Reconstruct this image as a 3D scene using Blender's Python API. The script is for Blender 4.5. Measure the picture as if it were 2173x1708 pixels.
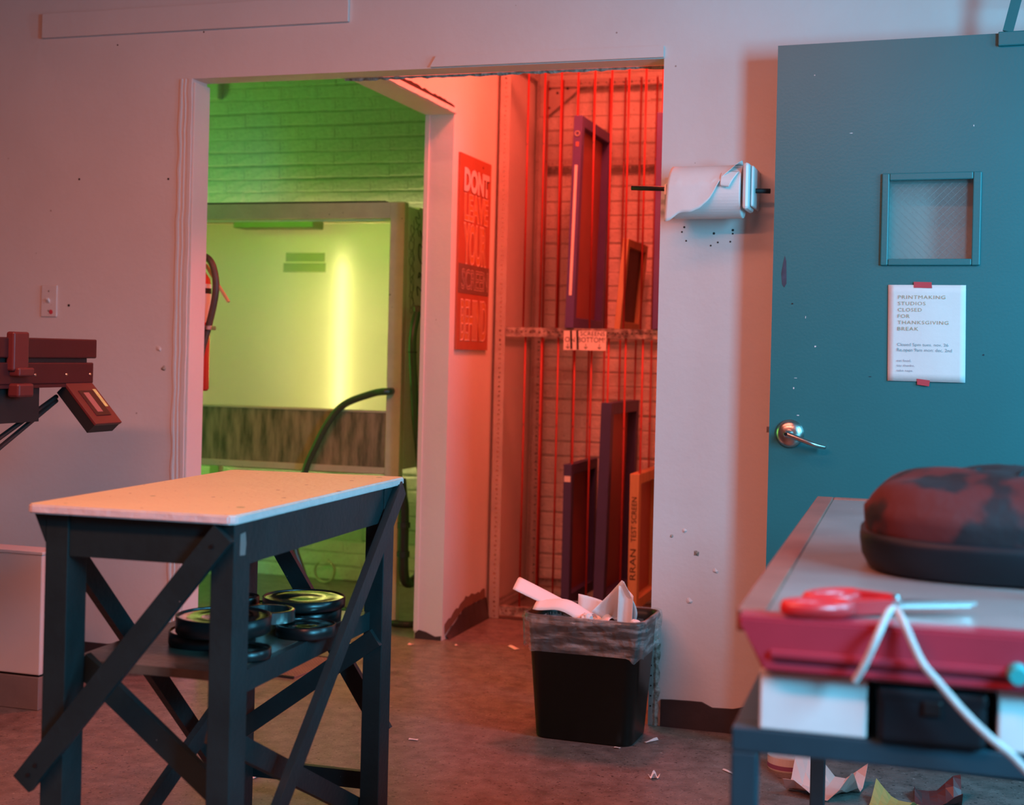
import bpy, bmesh, math, random
from mathutils import Vector, Matrix
R = math.radians
rng = random.Random(7)
for o in list(bpy.data.objects):
    bpy.data.objects.remove(o)
S = bpy.context.scene
COL = S.collection

# ------------------------------------------------------------------ camera
FPX = 2950.0
cd = bpy.data.cameras.new('camera')
cd.sensor_fit = 'HORIZONTAL'
cd.sensor_width = 69.5
cd.lens = FPX / 2173 * 69.5
cd.shift_x = 0.0
cd.shift_y = -(854.0 - 750.0) / 2173
cd.dof.use_dof = True
cd.dof.focus_distance = 3.75
cd.dof.aperture_fstop = 6.0
cam = bpy.data.objects.new('camera', cd)
COL.objects.link(cam)
cam.matrix_world = (Matrix.Translation((0, -4.33, 1.163)) @ Matrix.Rotation(0.309, 4, 'Z')
                    @ Matrix.Rotation(math.pi / 2, 4, 'X') @ Matrix.Rotation(0.0235, 4, 'Z'))
S.camera = cam

# ------------------------------------------------------------------ world, lights, exposure
W = bpy.data.worlds.new('world')
S.world = W
W.use_nodes = True
bg = W.node_tree.nodes['Background']
bg.inputs[0].default_value = (0.5, 0.75, 1.0, 1)
bg.inputs[1].default_value = 0.01
vs = S.view_settings
vs.view_transform = 'Standard'
vs.look = 'None'
vs.gamma = 1.0
vs.exposure = 0.0
vs.use_curve_mapping = False


def area(name, loc, target, sx, sy, col, energy, spread=180):
    l = bpy.data.lights.new(name, 'AREA')
    l.shape = 'RECTANGLE'
    l.size = sx
    l.size_y = sy
    l.color = col
    l.energy = energy
    l.spread = R(spread)
    o = bpy.data.objects.new(name, l)
    COL.objects.link(o)
    d = Vector(target) - Vector(loc)
    o.location = loc
    o.rotation_euler = d.to_track_quat('-Z', 'Y').to_euler()
    return o


area('warm_ceiling_light', (-1.5, -1.65, 2.70), (-1.5, -1.649, 0), 2.0, 0.25, (1, 0.265, 0.165), 28)
area('warm_ceiling_light_rear', (-1.5, -3.7, 2.80), (-1.5, -3.4, 0), 2.4, 0.3, (1, 0.265, 0.165), 96)
area('window_daylight', (1.34, -2.35, 1.75), (-1.0, -0.6, 1.0), 0.50, 1.2, (0.12, 0.65, 1.0), 66)
area('window_daylight_by_door', (1.34, -1.0, 1.75), (-1.2, -0.75, 0.3), 0.6, 1.1, (0.12, 0.65, 1.0), 17, 130)
area('window_daylight_near_camera', (1.34, -3.4, 1.7), (-0.05, -2.52, 0.72), 0.6, 0.8, (0.12, 0.65, 1.0), 12, 60)
area('red_alcove_light', (-1.2, 0.75, 2.84), (-1.3, 0.80, 0), 0.5, 0.3, (1, 0.10, 0.058), 54)
area('green_room_light', (-4.95, 0.75, 1.25), (-2.8, 1.4, 1.25), 0.8, 1.9, (0.24, 1, 0.11), 21)


# ------------------------------------------------------------------ materials
def mat(name, col, rough=0.6, metal=0.0, var=0.0, vscale=8.0, bump=0.0, bscale=60.0, spec=0.5, col2=None,
        emit=None, estr=0.0, alpha=None, coat=0.0, stretch=None):
    m = bpy.data.materials.new(name)
    m.use_nodes = True
    nt = m.node_tree
    b = nt.nodes['Principled BSDF']
    b.inputs['Base Color'].default_value = (*col, 1)
    b.inputs['Roughness'].default_value = rough
    b.inputs['Metallic'].default_value = metal
    b.inputs['Specular IOR Level'].default_value = spec
    b.inputs['Coat Weight'].default_value = coat
    tc = nt.nodes.new('ShaderNodeTexCoord')
    src = tc.outputs['Object']
    if stretch:
        mp = nt.nodes.new('ShaderNodeMapping')
        mp.inputs['Scale'].default_value = stretch
        nt.links.new(src, mp.inputs[0])
        src = mp.outputs[0]
    if var > 0 or col2:
        n = nt.nodes.new('ShaderNodeTexNoise')
        n.inputs['Scale'].default_value = vscale
        n.inputs['Detail'].default_value = 6
        n.inputs['Roughness'].default_value = 0.6
        nt.links.new(src, n.inputs[0])
        r = nt.nodes.new('ShaderNodeValToRGB')
        r.color_ramp.elements[0].position = 0.35
        r.color_ramp.elements[1].position = 0.65
        c2 = col2 if col2 else tuple(c * (1 - var) for c in col)
        r.color_ramp.elements[0].color = (*c2, 1)
        r.color_ramp.elements[1].color = (*col, 1)
        nt.links.new(n.outputs[0], r.inputs[0])
        nt.links.new(r.outputs[0], b.inputs['Base Color'])
    if bump > 0:
        n2 = nt.nodes.new('ShaderNodeTexNoise')
        n2.inputs['Scale'].default_value = bscale
        n2.inputs['Detail'].default_value = 5
        nt.links.new(src, n2.inputs[0])
        bp = nt.nodes.new('ShaderNodeBump')
        bp.inputs['Strength'].default_value = bump
        bp.inputs['Distance'].default_value = 0.01
        nt.links.new(n2.outputs[0], bp.inputs['Height'])
        nt.links.new(bp.outputs[0], b.inputs['Normal'])
    if emit:
        b.inputs['Emission Color'].default_value = (*emit, 1)
        b.inputs['Emission Strength'].default_value = estr
    return m


def specks(m, col, scale=30, thr=0.035, seedoff=0.0):
    """scatter small paint specks of a colour of their own over a material"""
    nt = m.node_tree
    b = nt.nodes['Principled BSDF']
    lk = [l for l in nt.links if l.to_socket == b.inputs['Base Color']]
    tc = nt.nodes.new('ShaderNodeTexCoord')
    v = nt.nodes.new('ShaderNodeTexVoronoi')
    v.inputs['Scale'].default_value = scale
    mp = nt.nodes.new('ShaderNodeMapping')
    mp.inputs['Location'].default_value = (seedoff, seedoff * 1.7, seedoff * 0.6)
    n = nt.nodes.new('ShaderNodeTexNoise')
    n.inputs['Scale'].default_value = scale * 0.9
    nt.links.new(tc.outputs['Object'], mp.inputs[0])
    nt.links.new(mp.outputs[0], v.inputs['Vector'])
    nt.links.new(mp.outputs[0], n.inputs['Vector'])
    ma = nt.nodes.new('ShaderNodeMath')
    ma.operation = 'MULTIPLY'
    nt.links.new(v.outputs['Distance'], ma.inputs[0])
    nt.links.new(n.outputs[0], ma.inputs[1])
    lt = nt.nodes.new('ShaderNodeMath')
    lt.operation = 'LESS_THAN'
    lt.inputs[1].default_value = thr
    nt.links.new(ma.outputs[0], lt.inputs[0])
    mx = nt.nodes.new('ShaderNodeMix')
    mx.data_type = 'RGBA'
    nt.links.new(lt.outputs[0], mx.inputs[0])
    mx.inputs[7].default_value = (*col, 1)
    if lk:
        nt.links.new(lk[0].from_socket, mx.inputs[6])
    else:
        mx.inputs[6].default_value = b.inputs['Base Color'].default_value
    nt.links.new(mx.outputs[2], b.inputs['Base Color'])
    return m


def thin_film(name, tint, clear=0.8, rough=0.1, bump=0.0):
    m = bpy.data.materials.new(name)
    m.use_nodes = True
    nt = m.node_tree
    for n in list(nt.nodes):
        nt.nodes.remove(n)
    out = nt.nodes.new('ShaderNodeOutputMaterial')
    tr = nt.nodes.new('ShaderNodeBsdfTransparent')
    tr.inputs[0].default_value = (*tint, 1)
    pr = nt.nodes.new('ShaderNodeBsdfPrincipled')
    pr.inputs['Base Color'].default_value = (0.7, 0.75, 0.75, 1)
    pr.inputs['Roughness'].default_value = rough
    pr.inputs['Specular IOR Level'].default_value = 1.0
    mx = nt.nodes.new('ShaderNodeMixShader')
    mx.inputs[0].default_value = 1 - clear
    nt.links.new(tr.outputs[0], mx.inputs[1])
    nt.links.new(pr.outputs[0], mx.inputs[2])
    nt.links.new(mx.outputs[0], out.inputs[0])
    if bump:
        tc = nt.nodes.new('ShaderNodeTexCoord')
        n2 = nt.nodes.new('ShaderNodeTexNoise')
        n2.inputs['Scale'].default_value = 22
        n2.inputs['Detail'].default_value = 4
        nt.links.new(tc.outputs['Object'], n2.inputs[0])
        bp = nt.nodes.new('ShaderNodeBump')
        bp.inputs['Strength'].default_value = bump
        bp.inputs['Distance'].default_value = 0.02
        nt.links.new(n2.outputs[0], bp.inputs['Height'])
        nt.links.new(bp.outputs[0], pr.inputs['Normal'])
        # folds of the film are whiter where it gathers
        rp = nt.nodes.new('ShaderNodeValToRGB')
        rp.color_ramp.elements[0].position = 0.45
        rp.color_ramp.elements[0].color = (0.12, 0.12, 0.12, 1)
        rp.color_ramp.elements[1].position = 0.75
        rp.color_ramp.elements[1].color = (0.6, 0.6, 0.6, 1)
        mp = nt.nodes.new('ShaderNodeMapping')
        mp.inputs['Rotation'].default_value = (0, R(35), 0)
        mp.inputs['Scale'].default_value = (0.35, 0.35, 2.2)
        n3 = nt.nodes.new('ShaderNodeTexNoise')
        n3.inputs['Scale'].default_value = 26
        nt.links.new(tc.outputs['Object'], mp.inputs[0])
        nt.links.new(mp.outputs[0], n3.inputs[0])
        nt.links.new(n3.outputs[0], rp.inputs[0])
        nt.links.new(rp.outputs[0], mx.inputs[0])
    return m


M = {}
M['wall'] = specks(mat('wall_paint', (0.74, 0.71, 0.69), 0.5, var=0.05, vscale=3, bump=0.12, bscale=35), (0.35, 0.28, 0.25), 9, 0.012)
M['partition'] = specks(mat('partition_paint', (0.76, 0.72, 0.68), 0.55, var=0.05, vscale=4, bump=0.1, bscale=40), (0.28, 0.2, 0.17), 14, 0.012)
M['ceil'] = mat('ceiling_paint', (0.22, 0.21, 0.20), 0.8, var=0.04)  # darkened so the unseen ceiling bounces less light
M['far_wall'] = mat('low_bounce_wall_paint', (0.16, 0.16, 0.16), 0.8, var=0.1)  # dark tone put on unseen walls to cut bounced light
M['brick'] = specks(mat('painted_brick', (0.72, 0.71, 0.66), 0.6, var=0.08, vscale=14, bump=0.8, bscale=40), (0.12, 0.09, 0.07), 44, 0.045)
M['mortar'] = mat('painted_mortar', (0.60, 0.58, 0.53), 0.8, var=0.3, vscale=30, bump=0.4, bscale=60)
M['floor'] = specks(specks(mat('worn_concrete', (0.235, 0.20, 0.185), 0.34, col2=(0.13, 0.11, 0.10), vscale=17, bump=0.18, bscale=40),
                           (0.42, 0.39, 0.36), 24, 0.030), (0.06, 0.052, 0.048), 42, 0.075, 3.1)
specks(M['floor'], (0.30, 0.27, 0.25), 70, 0.07, 7.7)
specks(M['floor'], (0.07, 0.06, 0.055), 90, 0.09, 1.3)
M['base'] = mat('dark_cove_base', (0.055, 0.036, 0.036), 0.5, var=0.3, bump=0.1)
M['plaster'] = mat('broken_plaster', (0.62, 0.58, 0.52), 0.9, col2=(0.18, 0.16, 0.12), vscale=50, bump=0.6, bscale=80)
M['crack'] = mat('gap_shade', (0.03, 0.015, 0.012), 0.9, var=0.2)
M['door'] = specks(mat('teal_door_paint', (0.022, 0.185, 0.20), 0.38, var=0.06, vscale=3, bump=0.04, bscale=120), (0.5, 0.5, 0.48), 8, 0.006)
M['smear'] = mat('purple_ink_smear', (0.05, 0.075, 0.12), 0.5, var=0.4, vscale=30)
M['steel'] = mat('brushed_steel', (0.62, 0.58, 0.55), 0.28, 1.0, bump=0.03, bscale=200)
M['galv'] = specks(mat('galvanised_angle', (0.55, 0.50, 0.47), 0.42, 0.25, var=0.15, vscale=12), (0.12, 0.08, 0.07), 30, 0.03)
M['inkrail'] = mat('inky_rail', (0.5, 0.46, 0.43), 0.5, 0.1, col2=(0.06, 0.04, 0.04), vscale=30)
M['rod'] = specks(mat('red_rod_paint', (0.40, 0.032, 0.026), 0.4, var=0.2), (0.08, 0.02, 0.02), 24, 0.04)
M['purple'] = specks(mat('purple_frame', (0.105, 0.07, 0.26), 0.45, var=0.15), (0.55, 0.5, 0.55), 20, 0.006)
M['navy'] = mat('navy_frame', (0.06, 0.055, 0.16), 0.45, var=0.15)
M['wood'] = mat('pale_wood', (0.62, 0.40, 0.20), 0.55, var=0.25, vscale=6, stretch=(6, 6, 0.6))
M['mesh_dark'] = mat('dark_screen_mesh', (0.10, 0.035, 0.03), 0.5, var=0.2, vscale=20)
M['mesh_red'] = mat('coated_screen_mesh', (0.42, 0.12, 0.09), 0.45, var=0.15, vscale=4)
M['paper'] = mat('white_paper', (0.82, 0.80, 0.78), 0.75, var=0.03, vscale=20, bump=0.05, bscale=90)
M['tape'] = mat('red_tape', (0.62, 0.06, 0.08), 0.5, var=0.1)
M['gold'] = mat('gold_ink', (0.50, 0.40, 0.26), 0.7, var=0.15, vscale=90)
M['tealink'] = mat('teal_ink', (0.28, 0.42, 0.46), 0.7, var=0.1)
M['greyink'] = mat('grey_ink', (0.46, 0.42, 0.46), 0.7, var=0.1)
M['black'] = mat('black_ink', (0.012, 0.011, 0.012), 0.6, var=0.2)
M['board_red'] = mat('orange_red_board', (0.44, 0.115, 0.055), 0.5, var=0.12, vscale=8, bump=0.06)
M['letter_pink'] = mat('pink_letter', (0.82, 0.60, 0.60), 0.6, var=0.05)
M['letter_orange'] = mat('orange_letter', (0.58, 0.22, 0.07), 0.6, var=0.08)
M['outline'] = mat('carved_outline', (0.82, 0.55, 0.46), 0.6, var=0.05)
M['brownband'] = mat('brown_band', (0.20, 0.10, 0.07), 0.6, var=0.12)
M['carve'] = mat('dark_carved_line', (0.20, 0.035, 0.025), 0.7, var=0.2)
M['table_cream'] = specks(specks(mat('cream_table_paint', (0.72, 0.62, 0.33), 0.5, var=0.06, vscale=5, bump=0.25, bscale=60), (0.22, 0.13, 0.07), 13, 0.035), (0.25, 0.33, 0.12), 8, 0.035, 2.0)
specks(M['table_cream'], (0.30, 0.17, 0.09), 34, 0.035, 5.0)
M['table_edge'] = mat('white_edge_paint', (0.74, 0.70, 0.70), 0.55, var=0.1, vscale=30, bump=0.3, bscale=60)
M['table_dark'] = specks(mat('dark_table_paint', (0.014, 0.031, 0.034), 0.42, spec=0.35, var=0.25, vscale=10, bump=0.12, bscale=70), (0.4, 0.4, 0.4), 16, 0.006)
M['shelf'] = specks(mat('worn_shelf', (0.13, 0.11, 0.085), 0.30, col2=(0.06, 0.055, 0.045), vscale=9, bump=0.15), (0.02, 0.02, 0.02), 12, 0.03)
M['ink'] = mat('inky_tin', (0.95, 0.95, 0.85), 0.14, metal=1.0, col2=(0.015, 0.015, 0.015), vscale=20, bump=0.10, bscale=24)
M['ink_rim'] = mat('inky_tin_rim', (0.012, 0.012, 0.013), 0.3, 0.0, var=0.3)
M['tin'] = mat('tin_ring', (0.20, 0.21, 0.21), 0.3, 0.9, var=0.2)
M['bin'] = specks(mat('dark_green_plastic', (0.006, 0.013, 0.011), 0.35, spec=0.35, var=0.1, bump=0.03), (0.25, 0.27, 0.26), 13, 0.005)
M['liner'] = thin_film('clear_bin_liner', (0.93, 0.95, 0.94), 0.7, 0.15, 0.9)
M['glass'] = thin_film('wired_glass', (0.88, 0.93, 0.92), 0.86, 0.06)
M['wire'] = mat('glass_wire', (0.42, 0.45, 0.45), 0.5, 0.5)
M['plastic_white'] = mat('white_plastic', (0.78, 0.80, 0.80), 0.35, var=0.03)
M['device'] = mat('maroon_enamel', (0.075, 0.018, 0.020), 0.32, var=0.1, vscale=12)
M['device_red'] = mat('brick_red_enamel', (0.17, 0.034, 0.032), 0.35, var=0.1)
M['device_pale'] = mat('faded_label', (0.40, 0.16, 0.14), 0.5, var=0.1)
M['rubber'] = mat('black_rubber', (0.02, 0.02, 0.021), 0.5, var=0.2)
M['sticker'] = mat('yellow_sticker', (0.72, 0.72, 0.25), 0.5, col2=(0.5, 0.55, 0.2), vscale=60)
M['ext_red'] = mat('extinguisher_red', (0.60, 0.035, 0.025), 0.25, var=0.05, coat=0.5)
M['hose_green'] = mat('dark_green_hose', (0.045, 0.075, 0.04), 0.35, var=0.2)
M['hose_brown'] = mat('brown_rubber_hose', (0.10, 0.06, 0.045), 0.4, var=0.3, vscale=20)
M['booth'] = specks(mat('booth_frame_paint', (0.60, 0.50, 0.38), 0.55, var=0.15, vscale=10, bump=0.12), (0.12, 0.1, 0.06), 22, 0.03)
M['apron'] = mat('stained_board', (0.36, 0.25, 0.17), 0.6, col2=(0.09, 0.075, 0.045), vscale=5, bump=0.1, stretch=(6, 6, 1.1))
M['booth_side'] = specks(mat('booth_side_paint', (0.70, 0.68, 0.54), 0.6, var=0.15, vscale=8), (0.1, 0.1, 0.06), 26, 0.02)
M['note'] = mat('faded_note', (0.70, 0.70, 0.50), 0.7, col2=(0.60, 0.62, 0.44), vscale=90)
M['pipe'] = mat('black_iron_pipe', (0.02, 0.022, 0.022), 0.45, var=0.3)
M['switch'] = specks(mat('switch_plate', (0.72, 0.68, 0.66), 0.4, var=0.05), (0.25, 0.04, 0.04), 60, 0.03)
M['bench_blue'] = mat('dark_blue_steel', (0.02, 0.055, 0.075), 0.35, var=0.2)
M['bed_grey'] = specks(mat('grey_bed_steel', (0.34, 0.30, 0.29), 0.35, 0.2, var=0.2, vscale=6), (0.6, 0.58, 0.55), 20, 0.02)
M['bed_trim'] = mat('brown_bed_trim', (0.32, 0.13, 0.10), 0.5, var=0.25)
M['press_red'] = mat('press_red_enamel', (0.42, 0.035, 0.06), 0.3, var=0.12)
M['press_white'] = mat('press_white_enamel', (0.72, 0.76, 0.76), 0.45, var=0.08)
M['blackbox'] = mat('black_case', (0.008, 0.011, 0.015), 0.5, spec=0.25, var=0.2)
M['scissor_red'] = mat('red_plastic', (0.65, 0.025, 0.03), 0.28, var=0.05)
M['cord'] = mat('white_cord', (0.50, 0.47, 0.46), 0.8, var=0.15, vscale=60)
M['cardboard'] = mat('cardboard', (0.45, 0.29, 0.14), 0.8, var=0.2)
M['pinkpaper'] = mat('pink_paper', (0.80, 0.52, 0.46), 0.7, var=0.06)
M['yellowpaper'] = mat('ochre_paper', (0.62, 0.36, 0.10), 0.7, var=0.1)
M['purplelabel'] = mat('purple_label', (0.32, 0.12, 0.26), 0.5, var=0.1)
M['tealclip'] = mat('teal_plastic', (0.03, 0.35, 0.36), 0.4)
M['fixture'] = mat('fixture_enamel', (0.22, 0.20, 0.12), 0.5)
M['matgrid'] = mat('rubber_mat', (0.30, 0.16, 0.13), 0.5, var=0.2)
M['tube_green'] = mat('green_tube', (0.3, 0.6, 0.2), 0.5, emit=(0.24, 1.0, 0.06), estr=26.0)
M['tube_yellow'] = mat('yellow_tube', (0.6, 0.6, 0.3), 0.5, emit=(1.0, 0.86, 0.34), estr=172.0)


def panel_mat(name='translucent_booth_panel', k=1.0):
    m = bpy.data.materials.new(name)
    m.use_nodes = True
    nt = m.node_tree
    for n in list(nt.nodes):
        nt.nodes.remove(n)
    out = nt.nodes.new('ShaderNodeOutputMaterial')
    t = nt.nodes.new('ShaderNodeBsdfTranslucent')
    t.inputs[0].default_value = (0.80 * k, 0.80 * k, 0.74 * k, 1)
    d = nt.nodes.new('ShaderNodeBsdfPrincipled')
    d.inputs['Base Color'].default_value = (0.62 * k, 0.62 * k, 0.5 * k, 1)
    d.inputs['Roughness'].default_value = 0.4
    tc = nt.nodes.new('ShaderNodeTexCoord')
    n = nt.nodes.new('ShaderNodeTexNoise')
    n.inputs['Scale'].default_value = 9
    nt.links.new(tc.outputs['Object'], n.inputs[0])
    bp = nt.nodes.new('ShaderNodeBump')
    bp.inputs['Strength'].default_value = 0.05
    nt.links.new(n.outputs[0], bp.inputs['Height'])
    nt.links.new(bp.outputs[0], d.inputs['Normal'])
    mx = nt.nodes.new('ShaderNodeMixShader')
    mx.inputs[0].default_value = 0.5
    nt.links.new(t.outputs[0], mx.inputs[1])
    nt.links.new(d.outputs[0], mx.inputs[2])
    nt.links.new(mx.outputs[0], out.inputs[0])
    return m


M['panel'] = panel_mat()
M['thin_note'] = thin_film('thin_faded_paper', (0.80, 0.86, 0.62), 0.74, 0.7)


def quilt_mat():
    m = mat('dark_red_quilted_cloth', (0.10, 0.014, 0.016), 0.75, bump=0.3, bscale=30)
    nt = m.node_tree
    b = nt.nodes['Principled BSDF']
    tc = nt.nodes.new('ShaderNodeTexCoord')
    n = nt.nodes.new('ShaderNodeTexNoise')
    n.inputs['Scale'].default_value = 9
    n.inputs['Detail'].default_value = 3
    nt.links.new(tc.outputs['Object'], n.inputs[0])
    r = nt.nodes.new('ShaderNodeValToRGB')
    r.color_ramp.interpolation = 'EASE'
    r.color_ramp.elements[0].position = 0.44
    r.color_ramp.elements[0].color = (0.006, 0.006, 0.010, 1)
    r.color_ramp.elements[1].position = 0.54
    r.color_ramp.elements[1].color = (0.085, 0.010, 0.011, 1)
    nt.links.new(n.outputs[0], r.inputs[0])
    nt.links.new(r.outputs[0], b.inputs['Base Color'])
    return m


M['quilt'] = quilt_mat()


# ------------------------------------------------------------------ mesh helpers
def obj(name, bm, m, parent=None, smooth=False, loc=None):
    me = bpy.data.meshes.new(name)
    bmesh.ops.recalc_face_normals(bm, faces=bm.faces)
    bm.to_mesh(me)
    bm.free()
    if m:
        me.materials.append(M[m] if isinstance(m, str) else m)
    if smooth:
        for p in me.polygons:
            p.use_smooth = True
    o = bpy.data.objects.new(name, me)
    COL.objects.link(o)
    if parent:
        o.parent = parent
    if loc:
        o.location = loc
    return o


def tag(o, label, cat=None, group=None, kind=None):
    o['label'] = label
    if cat:
        o['category'] = cat
    if group:
        o['group'] = group
    if kind:
        o['kind'] = kind
    return o


def thing(name, label, cat, loc=(0, 0, 0), rz=0.0, group=None):
    o = bpy.data.objects.new(name, None)
    o.empty_display_size = 0.05
    COL.objects.link(o)
    o.location = loc
    o.rotation_euler = (0, 0, rz)
    return tag(o, label, cat, group)


def B():
    return bmesh.new()


def box(bm, x0, x1, y0, y1, z0, z1, bev=0.0):
    vs_ = [bm.verts.new(p) for p in ((x0, y0, z0), (x1, y0, z0), (x1, y1, z0), (x0, y1, z0),
                                     (x0, y0, z1), (x1, y0, z1), (x1, y1, z1), (x0, y1, z1))]
    fs = [bm.faces.new([vs_[i] for i in f]) for f in ((0, 3, 2, 1), (4, 5, 6, 7), (0, 1, 5, 4), (1, 2, 6, 5), (2, 3, 7, 6), (3, 0, 4, 7))]
    if bev > 0:
        es = set()
        for f in fs:
            es.update(f.edges)
        bmesh.ops.bevel(bm, geom=list(es), offset=bev, segments=2, affect='EDGES', profile=0.5)
    return bm


def bxo(name, m, parent, x0, x1, y0, y1, z0, z1, bev=0.0):
    return obj(name, box(B(), x0, x1, y0, y1, z0, z1, bev), m, parent)


def bar(bm, p0, p1, w, t, side):
    """board from p0 to p1; side = direction of its thickness t; w is its width across"""
    p0, p1, side = Vector(p0), Vector(p1), Vector(side).normalized()
    d = (p1 - p0).normalized()
    a = d.cross(side).normalized()
    n = side
    q = []
    for p in (p0, p1):
        for (i, j) in ((-1, -1), (1, -1), (1, 1), (-1, 1)):
            q.append(bm.verts.new(p + a * (w / 2 * i) + n * (t / 2 * j)))
    for f in ((0, 1, 2, 3), (7, 6, 5, 4), (0, 4, 5, 1), (1, 5, 6, 2), (2, 6, 7, 3), (3, 7, 4, 0)):
        bm.faces.new([q[i] for i in f])
    return bm


def smooth_pts(pts, sub=6):
    P = [Vector(p) for p in pts]
    if len(P) < 3:
        return P
    out = []
    for i in range(len(P) - 1):
        a = P[max(i - 1, 0)]
        b, c = P[i], P[i + 1]
        d = P[min(i + 2, len(P) - 1)]
        for k in range(sub):
            t = k / sub
            out.append(0.5 * ((2 * b) + (c - a) * t + (2 * a - 5 * b + 4 * c - d) * t * t + (3 * b - a - 3 * c + d) * t ** 3))
    out.append(P[-1])
    return out


def tube(bm, pts, r, seg=10, sub=6, caps=True, flat=1.0):
    P = smooth_pts(pts, sub) if sub > 1 else [Vector(p) for p in pts]
    up = Vector((0.13, 0.21, 0.97)).normalized()
    rings = []
    n = len(P)
    prev = None
    for i, p in enumerate(P):
        d = (P[min(i + 1, n - 1)] - P[max(i - 1, 0)]).normalized()
        if prev is None:
            a = d.cross(up)
            if a.length < 1e-3:
                a = d.cross(Vector((1, 0, 0)))
            a.normalize()
        else:
            a = (prev - d * prev.dot(d))
            if a.length < 1e-5:
                a = d.cross(up)
            a.normalize()
        prev = a
        b = d.cross(a)
        rr = r(i / max(n - 1, 1)) if callable(r) else r
        rings.append([bm.verts.new(p + (a * math.cos(2 * math.pi * k / seg) + b * math.sin(2 * math.pi * k / seg) * flat) * rr) for k in range(seg)])
    for i in range(n - 1):
        for k in range(seg):
            bm.faces.new((rings[i][k], rings[i][(k + 1) % seg], rings[i + 1][(k + 1) % seg], rings[i + 1][k]))
    if caps:
        bm.faces.new(rings[0][::-1])
        bm.faces.new(rings[-1])
    return bm


def lathe(bm, prof, seg=32, c=(0, 0, 0), axis='Z', closed=False):
    rings = []
    for (r, h) in prof:
        if r < 1e-6:
            p = {'Z': (0, 0, h), 'X': (h, 0, 0), 'Y': (0, h, 0)}[axis]
            rings.append([bm.verts.new(Vector(p) + Vector(c))])
        else:
            ring = []
            for k in range(seg):
                a = 2 * math.pi * k / seg
                x, y = r * math.cos(a), r * math.sin(a)
                p = {'Z': (x, y, h), 'X': (h, x, y), 'Y': (x, h, y)}[axis]
                ring.append(bm.verts.new(Vector(p) + Vector(c)))
            rings.append(ring)
    idx = list(range(len(rings) - 1))
    prs = [(rings[i], rings[i + 1]) for i in idx]
    if closed:
        prs.append((rings[-1], rings[0]))
    for a, b in prs:
        if len(a) == 1 and len(b) == 1:
            continue
        for k in range(seg):
            k2 = (k + 1) % seg
            if len(a) == 1:
                bm.faces.new((a[0], b[k], b[k2]))
            elif len(b) == 1:
                bm.faces.new((a[k], a[k2], b[0]))
            else:
                bm.faces.new((a[k], a[k2], b[k2], b[k]))
    return bm


def prism(bm, poly, f0, f1):
    """poly: 2D points; f0/f1 map a 2D point to the 3D point on the near and far face"""
    a = [bm.verts.new(f0(p)) for p in poly]
    b = [bm.verts.new(f1(p)) for p in poly]
    n = len(poly)
    bm.faces.new(a)
    bm.faces.new(b[::-1])
    for i in range(n):
        bm.faces.new((a[i], b[i], b[(i + 1) % n], a[(i + 1) % n]))
    return bm


def sheet(name, f, nu, nv, m, parent=None, th=0.0012, smooth=True):
    bm = B()
    g = [[bm.verts.new(f(i / nu, j / nv)) for j in range(nv + 1)] for i in range(nu + 1)]
    for i in range(nu):
        for j in range(nv):
            bm.faces.new((g[i][j], g[i + 1][j], g[i + 1][j + 1], g[i][j + 1]))
    o = obj(name, bm, m, parent, smooth)
    if th:
        md = o.modifiers.new('thickness', 'SOLIDIFY')
        md.thickness = th
        md.offset = 0
    return o


def text_part(name, s, m, parent, fit, mtx, depth=0.0006, outline=0.0, spacing=1.0, bold=0.0):
    """lettering as a mesh, stretched to fit=(x0,y0,x1,y1) in its plane and placed with mtx"""
    c = bpy.data.curves.new(name, 'FONT')
    c.body = s
    c.size = 1
    c.space_character = spacing
    c.resolution_u = 3
    c.offset = bold
    if outline > 0:
        c.fill_mode = 'NONE'
        c.bevel_depth = outline
        c.bevel_resolution = 0
    o = bpy.data.objects.new(name, c)
    COL.objects.link(o)
    dg = bpy.context.evaluated_depsgraph_get()
    me = bpy.data.meshes.new_from_object(o.evaluated_get(dg))
    bpy.data.objects.remove(o)
    bpy.data.curves.remove(c)
    xs = [v.co.x for v in me.vertices]
    ys = [v.co.y for v in me.vertices]
    x0, x1, y0, y1 = min(xs), max(xs), min(ys), max(ys)
    sx = (fit[2] - fit[0]) / (x1 - x0)
    sy = (fit[3] - fit[1]) / (y1 - y0)
    for v in me.vertices:
        v.co = mtx @ Vector((fit[0] + (v.co.x - x0) * sx, fit[1] + (v.co.y - y0) * sy, depth + v.co.z * 0.02))
    me.materials.clear()
    me.materials.append(M[m])
    me.name = name
    r = bpy.data.objects.new(name, me)
    COL.objects.link(r)
    r.parent = parent
    return r


def jag(n, a, seed):
    g = random.Random(seed)
    return [g.uniform(-a, a) for _ in range(n)]


# ------------------------------------------------------------------ structure
HZ, OL, OR = 2.107, -2.59, -0.90         # opening: head height, left and right jamb
CH = 2.92
fl = obj('floor', box(B(), -5.2, 1.6, -6.2, 2.3, -0.08, 0), 'floor')
tag(fl, 'worn grey brown concrete floor with scuffs and paint specks', 'floor', kind='structure')
ce = obj('ceiling', box(B(), -5.2, 1.6, -6.2, 2.3, CH, CH + 0.06), 'ceil')
tag(ce, 'plain grey ceiling over the whole print studio', 'ceiling', kind='structure')

DO0, DO1, DOH = 0.44, 1.36, 2.13          # doorway the teal door belongs to
outline = [(-5.2, 0), (OL, 0), (OL, HZ), (OR, HZ), (OR, 0), (DO0, 0), (DO0, DOH), (DO1, DOH), (DO1, 0), (1.6, 0), (1.6, CH), (-5.2, CH)]
wf = obj('wall_front', prism(B(), outline, lambda p: (p[0], 0, p[1]), lambda p: (p[0], 0.10, p[1])), 'wall')
tag(wf, 'off white painted plaster wall with the wide open doorway', 'wall', kind='structure')
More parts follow.
